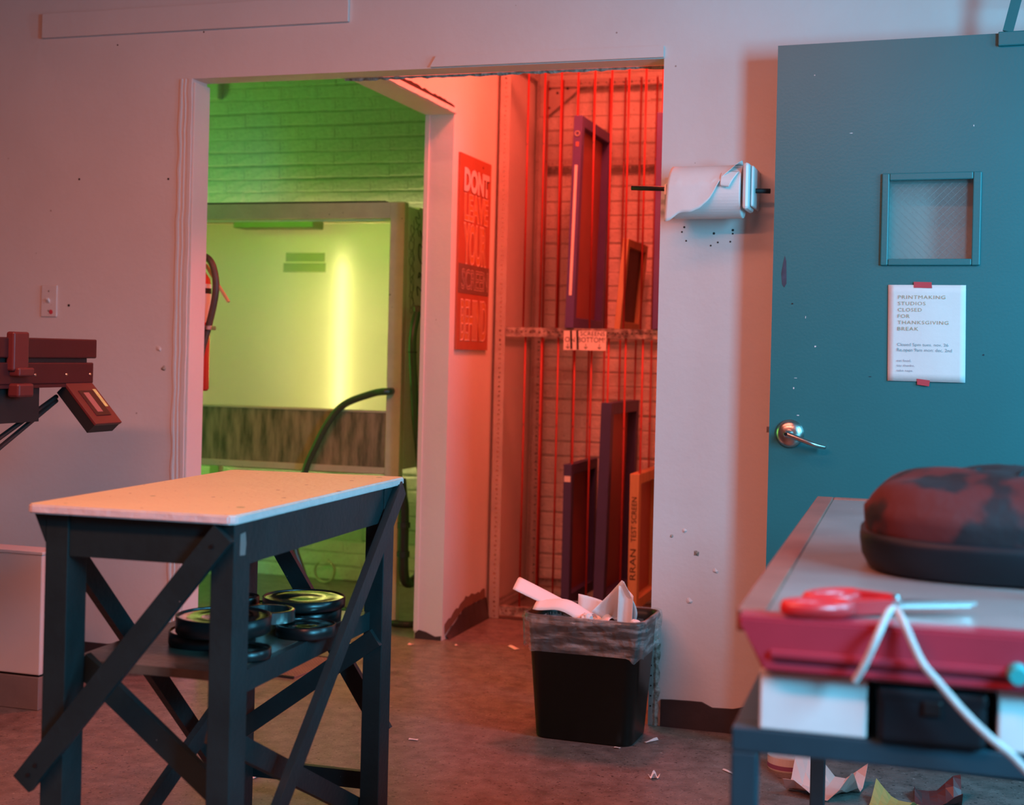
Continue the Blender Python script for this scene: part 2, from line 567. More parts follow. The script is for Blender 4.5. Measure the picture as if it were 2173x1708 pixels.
# screw holes and dents in the plaster
for (x, z, r) in ((-3.048, 1.759, .004), (-2.679, 1.754, .004), (-0.823, 1.573, .0035), (-0.729, 1.553, .004), (-0.67, 1.563, .004), (-0.716, 1.525, .003),
                  (-0.738, 1.515, .003), (-0.677, 1.527, .003), (-0.67, 1.552, .003), (-0.83, 1.558, .003), (-0.816, 1.53, .003), (-3.08, 1.30, .005), (-2.9, 2.24, .003), (-2.55, 2.27, .003)):
    obj('screw_hole', lathe(B(), [(0, -0.0008), (r, -0.0008), (r, 0.0), (0, 0.0)], 8, (x, 0, z), 'Y'), 'black', wf)
for i, (x, z, r) in enumerate(((-0.80, 0.62, .009), (-0.76, 0.55, .012), (-0.70, 0.50, .010), (-0.84, 0.60, .007), (-2.70, 1.15, .014), (-2.68, 1.08, .011), (-0.78, 0.40, .012), (-2.78, 0.62, .012), (-2.85, 0.55, .010))):
    bm = B()
    g = random.Random(i)
    ring = [bm.verts.new((x + r * (0.6 + 0.5 * g.random()) * math.cos(a), -0.0006, z + r * (0.5 + 0.6 * g.random()) * math.sin(a))) for a in [k * math.pi / 4 for k in range(8)]]
    top = bm.verts.new((x + r * 0.2, -0.005, z - r * 0.2))
    for k in range(8):
        bm.faces.new((ring[k], ring[(k + 1) % 8], top))
    obj('plaster_chip', bm, 'plaster' if i % 2 else 'wall', wf)

# ragged plaster bead down the left jamb
bm = B()
n = 46
w1 = jag(n + 1, 0.0035, 1)
w2 = jag(n + 1, 0.003, 2)
for (xa, xb, ya, w) in ((-2.640, -2.631, -0.006, w1), (-2.622, -2.617, -0.004, w2), (-2.608, -2.592, -0.003, w2)):
    prev = None
    for i in range(n + 1):
        z = HZ * i / n
        q = [bm.verts.new((xa + w[i], 0.0, z)), bm.verts.new((xa + w[i] + 0.002, ya, z)), bm.verts.new((xb + w[i] * 0.6, ya, z)), bm.verts.new((xb + w[i] * 0.6 + 0.001, 0.0, z))]
        if prev:
            for k in range(3):
                bm.faces.new((prev[k], prev[k + 1], q[k + 1], q[k]))
        prev = q
obj('jamb_bead', bm, 'wall', wf)
# painted timber lining of the left jamb, its back edge rounded by paint
obj('jamb_lining', box(B(), OL, OL + 0.008, 0.004, 0.108, 0, HZ - 0.012, 0.002), 'wall', wf)
# head: flaking back edge
bm = B()
n = 60
w1 = jag(n + 1, 0.006, 5)
a = [bm.verts.new((-2.05 + (OR + 2.05) * i / n, 0.098, HZ - 0.001)) for i in range(n + 1)]
b = [bm.verts.new((-2.05 + (OR + 2.05) * i / n, 0.104, HZ - 0.006 - abs(w1[i]))) for i in range(n + 1)]
c = [bm.verts.new((-2.05 + (OR + 2.05) * i / n, 0.110, HZ - 0.001)) for i in range(n + 1)]
for i in range(n):
    bm.faces.new((a[i], a[i + 1], b[i + 1], b[i]))
    bm.faces.new((b[i], b[i + 1], c[i + 1], c[i]))
obj('flaking_paint_edge', bm, 'plaster', wf)

# boards nailed on the wall
t1 = obj('trim_1', prism(B(), [(-1.689, 2.110), (-1.668, 2.146), (-0.90, 2.146), (-0.90, 2.110)], lambda p: (p[0], -0.012, p[1]), lambda p: (p[0], 0, p[1])), 'wall')
tag(t1, 'painted board nailed along the head of the red alcove opening', 'trim', kind='structure')
t2 = obj('trim_2', box(B(), -3.214, -1.99, -0.014, 0, 2.277, 2.366, 0.002), 'wall')
tag(t2, 'long painted board high on the wall above the green doorway', 'trim', kind='structure')

# right jamb: exposed perforated corner bead and crumbled plaster
bm = B()
for i in range(14):
    z = 0.02 + i * 0.018
    box(bm, -0.9015, -0.9, 0.02, 0.03, z, z + 0.003)
cb = obj('corner_bead', box(bm, -0.902, -0.889, -0.003, -0.0005, 0.0, 0.27), 'galv', wf)
for i in range(6):
    obj('bead_hole', lathe(B(), [(0, -0.0038), (0.0028, -0.0038), (0.0028, -0.003), (0, -0.003)], 8, (-0.895, 0, 0.06 + i * 0.032), 'Y'), 'black', wf)
bm = B()
n = 14
w1 = jag(n + 1, 0.006, 9)
pv = None
for i in range(n + 1):
    z = 0.0 + 0.26 * i / n
    q = [bm.verts.new((-0.889, -0.0012, z)), bm.verts.new((-0.880, -0.004, z)), bm.verts.new((-0.868 + w1[i], -0.0012, z))]
    if pv:
        for k in range(2):
            bm.faces.new((pv[k], pv[k + 1], q[k + 1], q[k]))
    pv = q
obj('broken_plaster', bm, 'plaster', wf)

# baseboards
bm = B()
n = 40
w1 = jag(n + 1, 0.003, 11)
poly = [(-0.862, 0.0)] + [(0.44, 0.0)] + [(0.44 - 1.302 * i / n, 0.085 + w1[i] - (0.010 if 32 < i < 36 else 0)) for i in range(n + 1)]
o = obj('baseboard_right', prism(bm, poly, lambda p: (p[0], -0.008, p[1]), lambda p: (p[0], 0, p[1])), 'base')
tag(o, 'dark brown cove base along the wall right of the opening', 'baseboard', kind='structure')
o = obj('baseboard_left', box(B(), -5.2, -2.65, -0.008, 0, 0, 0.085), 'base')
tag(o, 'dark brown cove base along the wall left of the opening', 'baseboard', kind='structure')

# partition between green room and red alcove, with its own doorway
PX0, PX1, PY = -2.066, -1.946, 0.927
pl = [(0.10, 2.12), (PY, 2.12), (PY, 0), (2.12, 0), (2.12, CH), (0.10, CH)]
wp = obj('wall_partition', prism(B(), pl, lambda p: (PX0, p[0], p[1]), lambda p: (PX1, p[0], p[1])), 'partition')
tag(wp, 'partition wall between the green washout room and red alcove', 'wall', kind='structure')
obj('post_edge_strip', box(B(), PX0 - 0.003, PX0 + 0.016, PY - 0.005, PY, 0.03, 2.12, 0.001), 'partition', wp)
# lintel edge: board, dark strip painted for the shade in the split, lifted paint
bm = B()
n = 30
w1 = jag(n + 1, 0.004, 21)
pv = None
for i in range(n + 1):
    y = 0.10 + (PY - 0.10) * i / n
    q = [bm.verts.new((PX1, y, 2.119)), bm.verts.new((PX1 + 0.012 + w1[i] * .5, y, 2.121 + abs(w1[i]) * .5)), bm.verts.new((PX1 + 0.012, y, 2.142)), bm.verts.new((PX1, y, 2.144))]
    if pv:
        for k in range(3):
            bm.faces.new((pv[k], pv[k + 1], q[k + 1], q[k]))
    pv = q
obj('lintel_board', bm, 'partition', wp)
bm = B()
w1 = jag(n + 1, 0.004, 22)
a = [bm.verts.new((PX1 + 0.0012, 0.10 + (PY - 0.10) * i / n, 2.145)) for i in range(n + 1)]
b = [bm.verts.new((PX1 + 0.0012, 0.10 + (PY - 0.10) * i / n, 2.155 + w1[i] + 0.006 * math.sin(i / n * 3))) for i in range(n + 1)]
for i in range(n):
    bm.faces.new((a[i], a[i + 1], b[i + 1], b[i]))
obj('lintel_gap_shade', bm, 'crack', wp)
# torn cove base on the alcove side and the post
bm = B()
n = 22
w1 = jag(n + 1, 0.008, 31)
prev = None
for i in range(n + 1):
    y = 0.965 + 0.5 * i / n
    zt = 0.015 + 0.075 * min(1, (i / n) * 2.2) + w1[i] * 0.6
    q = [bm.verts.new((PX1 + 0.022, y, 0.0)), bm.verts.new((PX1 + 0.010, y, zt * 0.6)), bm.verts.new((PX1 + 0.005, y, zt)), bm.verts.new((PX1, y, zt))]
    if prev:
        for k in range(3):
            bm.faces.new((prev[k], prev[k + 1], q[k + 1], q[k]))
    prev = q
o = obj('baseboard_partition', bm, 'base')
tag(o, 'torn dark cove base at the foot of the sign partition', 'baseboard', kind='structure')
bm = B()
w1 = jag(n + 1, 0.008, 33)
a = [bm.verts.new((PX1 + 0.004, 0.95 + 0.5 * i / n, 0.02 + 0.07 * min(1, (i / n) * 2.2))) for i in range(n + 1)]
b = [bm.verts.new((PX1 + 0.0015, 0.95 + 0.5 * i / n, 0.06 + 0.07 * min(1, (i / n) * 2.0) + w1[i])) for i in range(n + 1)]
for i in range(n):
    bm.faces.new((a[i], a[i + 1], b[i + 1], b[i]))
obj('torn_plaster_edge', bm, 'brownband', wp)
obj('post_foot', prism(B(), [(PX0 + .004, 0), (PX1 - .004, 0), (PX1 - .004, 0.018), (PX1 - .03, 0.014), (PX0 + .05, 0.03), (PX0 + .02, 0.036), (PX0 + .004, 0.022)],
                      lambda p: (p[0], PY - 0.006, p[1]), lambda p: (p[0], PY, p[1])), 'base', wp)
obj('paint_blob', lathe(B(), [(0, -.02), (.012, -.018), (.018, -.006), (.02, 0)], 12, (PX1, 1.03, 0.94), 'X'), 'partition', wp, True).scale = (1, 1, 1)

# outer walls
BY = 2.10
wb = obj('wall_back', box(B(), -5.2, 1.6, BY, BY + 0.2, 0, CH), 'mortar')
tag(wb, 'white painted brick wall at the back of both rooms', 'wall', kind='structure')
o = obj('wall_left', box(B(), -5.2, -5.1, -6.2, 2.1, 0, CH), 'far_wall')
tag(o, 'left side wall of the studio outside the picture', 'wall', kind='structure')
o = obj('wall_alcove', box(B(), -0.62, -0.52, 0.10, 2.10, 0, CH), 'partition')
tag(o, 'right side wall of the red alcove', 'wall', kind='structure')
bm = B()
box(bm, 1.45, 1.6, -6.2, -3.75, 0, CH)
box(bm, 1.45, 1.6, -3.05, -2.7, 0, CH)
box(bm, 1.45, 1.6, -2.0, -1.35, 0, CH)
box(bm, 1.45, 1.6, -0.65, 0, 0, CH)
for (a, b) in ((-3.75, -3.05), (-2.7, -2.0), (-1.35, -0.65)):
    box(bm, 1.45, 1.6, a, b, 0, 0.85)
    box(bm, 1.45, 1.6, a, b, 2.35, CH)
o = obj('wall_right', bm, 'far_wall')
tag(o, 'right side wall of the studio with three tall windows', 'wall', kind='structure')
o = obj('wall_rear', box(B(), -5.2, 1.6, -6.3, -6.2, 0, CH), 'far_wall')
tag(o, 'studio wall behind the photographer', 'wall', kind='structure')

# bricks: shared meshes, the visible ones as objects of their own
CO, BL = 0.0677, 0.203
brick_me = []
for k in range(6):
    bm = B()
    g = random.Random(100 + k)
    w, h, d, bv = 0.2034 / 2, 0.0650 / 2, 0.006, 0.006
    j = lambda a: g.uniform(-a, a)
    back = [bm.verts.new((sx * w, 0.004, sz * h)) for sx, sz in ((-1, -1), (1, -1), (1, 1), (-1, 1))]
    mid = [bm.verts.new((sx * (w - 0.0002) + j(.0003), -d + bv * .4 + j(.001), sz * (h - 0.001) + j(.0018))) for sx, sz in ((-1, -1), (1, -1), (1, 1), (-1, 1))]
    fr = [bm.verts.new((sx * (w - .0022) + j(.0012), -d + j(.0012), sz * (h - bv) + j(.002))) for sx, sz in ((-1, -1), (1, -1), (1, 1), (-1, 1))]
    for A, C in ((back, mid), (mid, fr)):
        for i in range(4):
            bm.faces.new((A[i], A[(i + 1) % 4], C[(i + 1) % 4], C[i]))
    bm.faces.new(fr)
    bmesh.ops.recalc_face_normals(bm, faces=bm.faces)
    me = bpy.data.meshes.new('brick')
    bm.to_mesh(me)
    bm.free()
    me.materials.append(M['brick'])
    brick_me.append(me)
rest = B()
nb = 0
for r_ in range(int(CH / CO)):
    z = (r_ + 0.5) * CO
    off = (r_ % 2) * BL / 2
    for c_ in range(30):
        x = -5.05 + off + c_ * BL
        z = (r_ + 0.5) * CO + 0.003 * math.sin(x * 2.3 + r_ * 1.7)
        if x > -0.62:
            continue
        seen = ((-3.98 < x < -2.12 and 1.80 < z < 2.62) or (-1.97 < x < -1.14 and z < 2.56) or (-3.35 < x < -2.1 and z < 0.66))
        k = rng.randrange(6)
        if seen and nb < 298:
            o = bpy.data.objects.new('brick', brick_me[k])
            COL.objects.link(o)
            o.parent = wb
            o.location = (x, BY, z + rng.uniform(-.0012, .0012))
            o.rotation_euler = (rng.uniform(-.02, .02), rng.uniform(-.010, .010), rng.uniform(-.010, .010))
            nb += 1
        else:
            base = len(rest.verts)
            rest.from_mesh(brick_me[k])
            rest.verts.ensure_lookup_table()
            bmesh.ops.translate(rest, verts=rest.verts[base:], vec=(x, BY, z))
o = obj('brick_field', rest, 'brick', wb)
o['kind'] = 'stuff'
jb = obj('junction_box', box(B(), -3.752, -3.665, 2.05, 2.10, 2.445, 2.53, 0.006), 'brick')
tag(jb, 'painted square junction box high on the green brick wall', 'box')

# ------------------------------------------------------------------ washout booth in the green room
bt = thing('washout_booth', 'tall timber washout booth glowing green and yellow in the left room', 'booth', (0, 0, 0))
BF, BB = 1.10, 2.02
BX0, BX1 = -3.62, -2.222
bxo('front_post', 'booth', bt, -2.287, BX1, BF, BF + 0.045, 0, 1.79, 0.003)
bxo('front_post', 'booth', bt, BX0, BX0 + .06, BF, BF + 0.045, 0, 1.79, 0.003)
bxo('back_post', 'booth', bt, BX1 - .05, BX1, BB - .045, BB, 0, 1.79)
bxo('back_post', 'booth', bt, BX0, BX0 + .05, BB - .045, BB, 0, 1.79)
bxo('top_beam', 'booth', bt, BX0 + .06, -2.287, BF + 0.002, BF + 0.043, 1.722, 1.79, 0.002)
bxo('beam_lip', 'plastic_white', bt, BX0 + .06, -2.287, BF + 0.044, BF + 0.06, 1.716, 1.726)
bxo('roof_board', 'crack', bt, BX0 + .02, -2.32, BF + .01, 1.30, 1.791, 1.797)
bxo('roof_board', 'booth', bt, BX0 + .013, BX1 - .013, 1.30, BB, 1.777, 1.787)  # added to stop tube light leaking up onto the bricks
sp = bxo('side_panel', 'booth_side', bt, BX1 - .012, BX1, BF + .046, BB - .046, 0.66, 1.775)
bxo('side_panel', 'booth_side', bt, BX0, BX0 + .012, BF + .046, BB - .046, 0.66, 1.775)
bxo('front_apron', 'apron', bt, BX0 + .06, -2.287, BF + 0.006, BF + 0.028, 0.668, 0.898)
bxo('apron_cap', 'booth', bt, BX0 + .06, -2.287, BF, BF + 0.034, 0.898, 0.908, 0.002)
bxo('bottom_rail', 'booth', bt, BX0 + .06, -2.287, BF + 0.002, BF + 0.04, 0.640, 0.668, 0.002)
bxo('tray', 'panel', bt, BX0 + .013, BX1 - .013, BF + .05, 1.83, 0.660, 0.666)  # made translucent so lamp light reaches the bricks underneath
bxo('chamber_light_stop', 'booth', bt, BX0 + .013, BX1 - .013, 1.83, BB, 0.655, 0.675)  # opaque board added against tube light leaking downward
bp_ = bxo('back_panel', 'panel', bt, BX0 + .013, BX1 - .013, 1.845, 1.851, 0.676, 1.775)
fx = bxo('lamp_housing', 'fixture', bt, -3.32, -2.90, 1.62, 1.74, 1.735, 1.775, 0.004)
obj('lamp_tube', tube(B(), [(-3.50, 1.22, 1.765), (-2.35, 1.22, 1.765)], 0.012, 10, 1), 'tube_green', fx)
obj('back_light_tube', tube(B(), [(-2.845, 1.893, 0.72), (-2.845, 1.893, 1.60)], 0.013, 10, 1), 'tube_yellow', bt)
for (x0, x1, z0, z1, lab) in ((-3.15, -2.94, 1.588, 1.632, 'faded pale note pasted high on the glowing booth panel'), (-3.162, -2.934, 1.538, 1.582, 'slightly wider faded note pasted just below another note')):
    o = obj('pasted_note', box(B(), x0, x1, 1.8435, 1.845, z0, z1), 'thin_note')
    tag(o, lab, 'note', 'faded notes on the booth panel')
# graffiti on the side panel
def scribble(name, cy, cz, w, h, n, r, seed):
    g = random.Random(seed)
    pts = []
    for i in range(n):
        t = i / (n - 1)
        pts.append((BX1 + 0.001, cy + w * (0.5 * math.sin(t * n * 1.25 + g.uniform(-.5, .5)) + g.uniform(-.2, .2)), cz + h * (0.5 - t) + h * 0.10 * math.cos(t * n * 1.9)))
    obj(name, tube(B(), pts, r, 5, 5), 'hose_green', sp)
scribble('graffiti', 1.30, 1.53, 0.075, 0.26, 14, 0.0028, 4)
scribble('graffiti', 1.32, 1.33, 0.055, 0.12, 7, 0.0028, 5)
scribble('graffiti', 1.19, 1.62, 0.05, 0.17, 26, 0.0010, 6)
scribble('graffiti', 1.20, 1.43, 0.05, 0.20, 30, 0.0009, 7)
scribble('graffiti', 1.25, 1.71, 0.04, 0.09, 12, 0.0014, 8)

o = obj('spray_hose', tube(B(), [(-2.30, 1.30, 0.99), (-2.262, 1.075, 0.992), (-2.33, 1.068, 0.982), (-2.463, 1.065, 0.930), (-2.537, 1.06, 0.845), (-2.589, 1.055, 0.743), (-2.631, 1.05, 0.641),
                           (-2.675, 1.05, 0.45), (-2.667, 1.04, 0.318), (-2.631, 1.04, 0.22), (-2.574, 1.02, 0.10), (-2.49, .98, 0.022), (-2.3, 1.03, 0.018)], 0.0155, 12), 'hose_green')
tag(o, 'dark green hose hanging over the stained booth apron', 'hose')
st = thing('standing_hose', 'dark hose with coupling rising beside the graffiti booth side', 'hose', (-2.16, 1.12, 0))
obj('hose', tube(B(), [(0, 0, 1.335), (-.005, -.03, 1.25), (-.006, -.035, 1.16), (0, -.02, 1.0), (0.005, 0.0, .86), (.012, .05, .65), (.02, .10, .40)], 0.017, 12), 'hose_green', st, True)
obj('coupling', lathe(B(), [(0, 1.325), (.016, 1.325), (.021, 1.33), (.021, 1.35), (.016, 1.355), (0, 1.355)], 14), 'hose_brown', st)
obj('clamp', lathe(B(), [(.0175, 1.155), (.0195, 1.155), (.0195, 1.162), (.0175, 1.162)], 14, (-.006, -.035, 0)), 'pipe', st)
dp = thing('drain_pipe', 'black drain pipe with a bend under the washout booth', 'pipe', (-2.165, 1.02, 0))
obj('pipe', tube(B(), [(-.02, .02, .63), (-.005, 0.0, .56), (0, .01, .50), (0, .015, .30), (.0, .03, .225), (.0, .06, .195), (.0, .12, .19), (.01, .17, .22), (.01, .18, .33)], 0.021, 14), 'pipe', dp, True)
for z in (.43, .31):
    obj('pipe_collar', lathe(B(), [(.02, z), (.027, z), (.027, z + .022), (.02, z + .022)], 14, (0, .012, 0)), 'pipe', dp)
o = obj('floor_cable', tube(B(), [(-2.62, 1.32, .016), (-2.4, 1.22, .016), (-2.22, 1.10, .016), (-2.12, 1.16, .016), (-2.10, 1.5, .016)], 0.015, 10), 'rubber')
tag(o, 'black hose lying on the floor behind the partition post', 'hose')
o = obj('plastic_ring', lathe(B(), [(.052, -.012), (.056, -.012), (.056, .012), (.052, .012)], 28, (-2.97, 1.99, 0.058), 'Y', True), 'note')
tag(o, 'pale plastic ring standing on the floor by the green bricks', 'ring')

# fire extinguisher on the back of the front wall
fe = thing('fire_extinguisher', 'red fire extinguisher with black hose beside the left jamb', 'extinguisher', (-2.652, 0.168, 0))
obj('cylinder', lathe(B(), [(0, 1.0), (.045, 1.0), (.051, 1.008), (.051, 1.38), (.047, 1.41), (.03, 1.435), (.02, 1.442), (.02, 1.455), (0, 1.455)], 32), 'ext_red', fe, True)
obj('label_panel', lathe(B(), [(.0515, 1.25), (.0515, 1.39)], 32), 'plastic_white', fe, True)
obj('label_print', lathe(B(), [(.0518, 1.355), (.0518, 1.375)], 32), 'black', fe, True)
obj('valve', lathe(B(), [(0, 1.455), (.018, 1.455), (.018, 1.485), (.012, 1.495), (0, 1.495)], 16), 'steel', fe)
obj('lever', bar(B(), (-.03, 0, 1.50), (.06, -.004, 1.475), .018, .006, (0, 1, 0)), 'device_red', fe)
obj('lever', bar(B(), (0.045, -.02, 1.46), (.145, -.025, 1.325), .008, .012, (0, 1, 0)), 'wood', fe)
h = obj('hose', tube(B(), [(.01, -.01, 1.475), (.04, -.025, 1.49), (.075, -.03, 1.465), (.094, -.03, 1.40), (.09, -.03, 1.33), (.068, -.03, 1.235), (.052, -.035, 1.17), (.045, -.04, 1.13)], .0125, 12), 'hose_brown', fe, True)
obj('nozzle', lathe(B(), [(0, 1.085), (.004, 1.085), (.009, 1.13), (.011, 1.15), (0, 1.15)], 12, (.046, -.04, 0)), 'rubber', fe)
obj('hose_clip', box(B(), .03, .09, -.05, -.012, 1.222, 1.238, .003), 'steel', fe)
obj('wall_bracket', box(B(), -.025, .025, -.068, -.050, 1.12, 1.40), 'steel', fe)

# ------------------------------------------------------------------ red alcove: slotted angle rack
def slotted(bm, w, length, f, pitch=0.0205, hw=0.010, hl=0.008):
    """flat flange with a row of octagonal holes; f maps (u across, v along) to 3D"""
    n = max(1, int(round(length / pitch)))
    p = length / n
    for i in range(n):
        v0, v1 = i * p, (i + 1) * p
        big = 1.0 if i % 2 else 0.72
        cu = w * (0.5 if i % 2 else 0.56)
        c = [bm.verts.new(f(u, v)) for u, v in ((0, v0), (w, v0), (w, v1), (0, v1))]
        hv = []
        for k in range(8):
            a = R(22.5 + 45 * k) - math.pi
            hv.append(bm.verts.new(f(cu + hw * 0.62 * big * math.cos(a), (v0 + v1) / 2 + hl * 0.75 * big * math.sin(a))))
        # hv order starts lower-left going counter-clockwise
        for s, (i0, i1) in enumerate(((0, 1), (1, 2), (2, 3), (3, 0))):
            ha, hb = hv[(2 * s + 1) % 8], hv[(2 * s + 2) % 8]
            bm.faces.new((c[i0], c[i1], hb, ha))
            bm.faces.new((c[i0], ha, hv[(2 * s) % 8]))
    bmesh.ops.remove_doubles(bm, verts=bm.verts, dist=1e-5)
    return bm


def flange(name, m, parent, w, length, f):
    o = obj(name, slotted(B(), w, length, f), m, parent)
    md = o.modifiers.new('thickness', 'SOLIDIFY')
    md.thickness = 0.002
    md.offset = 0
    return o


RX0, RX1, RY0, RY1, RZ = -1.928, -0.66, 1.46, 2.055, 2.52
rk = thing('screen_rack', 'tall slotted steel screen rack with red divider rods in the alcove', 'rack', (0, 0, 0))
for (x, sx) in ((RX0, 1), (RX1, -1)):
    for (y, sy) in ((RY0, 1), (RY1, -1)):
        o = flange('upright', 'galv', rk, 0.046, RZ, lambda u, v, x=x, y=y, sx=sx: (x + sx * u, y, v + 0.002))
        flange('upright_flange', 'galv', o, 0.040, RZ, lambda u, v, x=x, y=y, sx=sx, sy=sy: (x + 0.001 * sx, y + sy * (u + .001), v + 0.002))
LX = RX1 - RX0 - 0.10
rails = [(1.238, RY0 - .003, 'inkrail'), (0.018, RY0 - .003, 'inkrail'), (2.452, RY0 + .003, 'galv'), (1.238, RY1 + .003, 'galv'), (0.06, RY1 + .003, 'galv'), (2.435, RY1 + .003, 'galv'), (2.058, RY1 + .004, 'galv')]
for (z, y, m) in rails:
    o = flange('shelf_rail', m, rk, 0.040, LX, lambda u, v, z=z, y=y: (RX0 + 0.05 + v, y, z + u))
    sgn = 1 if y < 1.7 else -1
    flange('rail_flange', m, o, 0.030, LX, lambda u, v, z=z, y=y, sgn=sgn: (RX0 + 0.05 + v, y + sgn * (u + .001), z + (0.039 if z < 2 else 0.001)))
for z in (0.03, 1.245, 2.46):
    for x in (RX0 + 0.004, RX1 - 0.004):
        flange('side_rail', 'galv', rk, 0.038, RY1 - RY0 - .09, lambda u, v, x=x, z=z: (x, RY0 + .045 + v, z + u))
for x in [RX0 + .22 + .26 * k for k in range(4)]:
    flange('cross_rail', 'inkrail', rk, 0.030, RY1 - RY0 - .05, lambda u, v, x=x: (x + u, RY0 + .03 + v, 0.056))
obj('gusset_plate', prism(B(), [(RX0 + .01, 2.30), (RX0 + .04, 2.30), (RX0 + .19, 2.42), (RX0 + .19, 2.455), (RX0 + .01, 2.455)], lambda p: (p[0], RY1 - .008, p[1]), lambda p: (p[0], RY1 - .005, p[1])), 'galv', rk)
for (x, z) in ((RX0 + .05, 2.43), (RX0 + .05, 2.34), (RX0 + .14, 2.43), (RX0 + .09, 2.41)):
    obj('bolt', lathe(B(), [(0, 0), (.006, 0), (.006, .004), (0, .004)], 8, (x, RY1 - .0125, z), 'Y'), 'pipe', rk)
rod_hi = tube(B(), [(0, 0, 0), (0, 0, 1.19)], 0.0045, 8, 1)
rod_lo = tube(B(), [(0, 0, 0), (0, 0, 1.19)], 0.0045, 8, 1)
r0 = obj('divider_rod', rod_hi, 'rod', rk, True)
r0.location = (-1.804, RY0 + .012, 1.275)
rod_lo.free()
def rod(x, y, z):
    o = r0.copy()
    COL.objects.link(o)
    o.parent = rk
    o.location = (x, y, z)
for k in range(15):
    x = -1.804 + 0.0748 * k
    if k:
        rod(x, RY0 + .012, 1.275)
    rod(x + .012, RY0 + .012, 0.05)
    rod(x - .072 + .0007 * k, RY1 - .040, 1.275)
    rod(x - .066, RY1 - .040, 0.05)


def screen(name, label, x, y0, y1, z0, z1, fm, mm, th=0.038, w=0.045, lean=0.0, group=None, front=None):
    """printing screen standing on edge, its plane along Y"""
    t = thing(name, label, 'screen', (x, y0, z0), 0, group)
    t.rotation_euler = (0, lean, 0)
    L, Hh = y1 - y0, z1 - z0
    h2 = th / 2
    bxo('stile', fm, t, -h2, h2, 0, w, 0, Hh, 0.002)
    bxo('stile', fm, t, -h2, h2, L - w, L, 0, Hh, 0.002)
    bxo('top_rail', fm, t, -h2, h2, w, L - w, Hh - w, Hh, 0.002)
    bxo('bottom_rail', fm, t, -h2, h2, w, L - w, 0, w, 0.002)
    bxo('mesh', mm, t, -h2 + .002, -h2 + .004, w * .6, L - w * .6, w * .6, Hh - w * .6)
    return t


SG = 'printing screens in the rack'
s1 = screen('printing_screen', 'tallest purple printing screen with pale tape, on the upper shelf', -1.587, 1.435, 1.975, 1.279, 2.192, 'purple', 'mesh_red', .038, .045, R(1.3), SG)
bxo('tape_strip', 'plastic_white', s1, -.006, .006, -.001, 0, .14, .70)
bxo('tape_strip', 'device_pale', s1, -.006, .008, -.001, 0, .78, .80)
obj('eye_screw', lathe(B(), [(.008, -.003), (.012, -.003), (.012, .0), (.008, .0)], 14, (0, -.001, .835), 'Y', True), 'steel', s1)
screen('printing_screen', 'purple printing screen half hidden by the wall edge, on the upper shelf', -1.207, 1.44, 1.98, 1.279, 2.195, 'purple', 'mesh_red', .034, .045, 0, SG)
screen('printing_screen', 'small leaning screen with pale wood frame and dark mesh on the upper shelf', -1.405, 1.56, 1.96, 1.279, 1.675, 'wood', 'mesh_dark', .026, .035, R(4.5), SG)
s3 = screen('printing_screen', 'smallest dark purple screen standing left on the bottom shelf', -1.579, 1.44, 1.90, .0865, .692, 'navy', 'mesh_red', .036, .045, 0, SG)
bxo('paper_tag', 'plastic_white', s3, -.014, .014, -.001, 0, .53, .555)
screen('printing_screen', 'tall purple screen in the middle of the bottom shelf', -1.432, 1.44, 1.99, .0865, .962, 'navy', 'mesh_red', .046, .05, R(1.2), SG)
s5 = screen('printing_screen', 'wood framed screen with handwritten lettering on its edge, bottom shelf', -1.284, 1.44, 1.90, .0865, .665, 'wood', 'mesh_red', .040, .045, 0, SG)
mt = Matrix(((0, -1, 0, 0), (0, 0, -1, 0), (1, 0, 0, 0), (0, 0, 0, 1)))
text_part('handwriting', 'RRAN', 'black', s5, (.13, -.013, .26, .012), mt, .0008)
text_part('handwriting', 'TEST SCREEN', 'black', s5, (.29, -.012, .48, .010), mt, .0008)

lb = thing('rack_label', 'inky paper label reading screens on bottom, hung on the rack shelf', 'label', (-1.516, 1.440, 1.184))
obj('sheet', box(B(), -.094, .094, 0, .0015, 0, .083), 'inkrail' if False else 'paper', lb)
mf = Matrix(((1, 0, 0, 0), (0, 0, -1, 0), (0, 1, 0, 0), (0, 0, 0, 1)))
text_part('lettering', 'SCREENS', 'black', lb, (-.02, .062, .088, .080), mf, .0006)
text_part('lettering', 'ON', 'black', lb, (-.088, .034, -.045, .056), mf, .0006)
text_part('lettering', 'BOTTOM!', 'black', lb, (-.030, .034, .088, .056), mf, .0006)
for x in (-.075, .005, .065):
    bm = B()
    bar(bm, (x, -.0007, .028), (x, -.0007, .007), .0022, .0008, (0, 1, 0))
    bar(bm, (x, -.0007, .007), (x - .008, -.0007, .015), .0022, .0008, (0, 1, 0))
    bar(bm, (x, -.0007, .007), (x + .008, -.0007, .015), .0022, .0008, (0, 1, 0))
    obj('arrow', bm, 'black', lb)
for (x, z0) in ((-.062, .004), (-.034, .002)):
    obj('ink_drip', bar(B(), (x, -.0012, .083), (x + .004, -.0012, z0), .009, .001, (0, 1, 0)), 'black', lb)

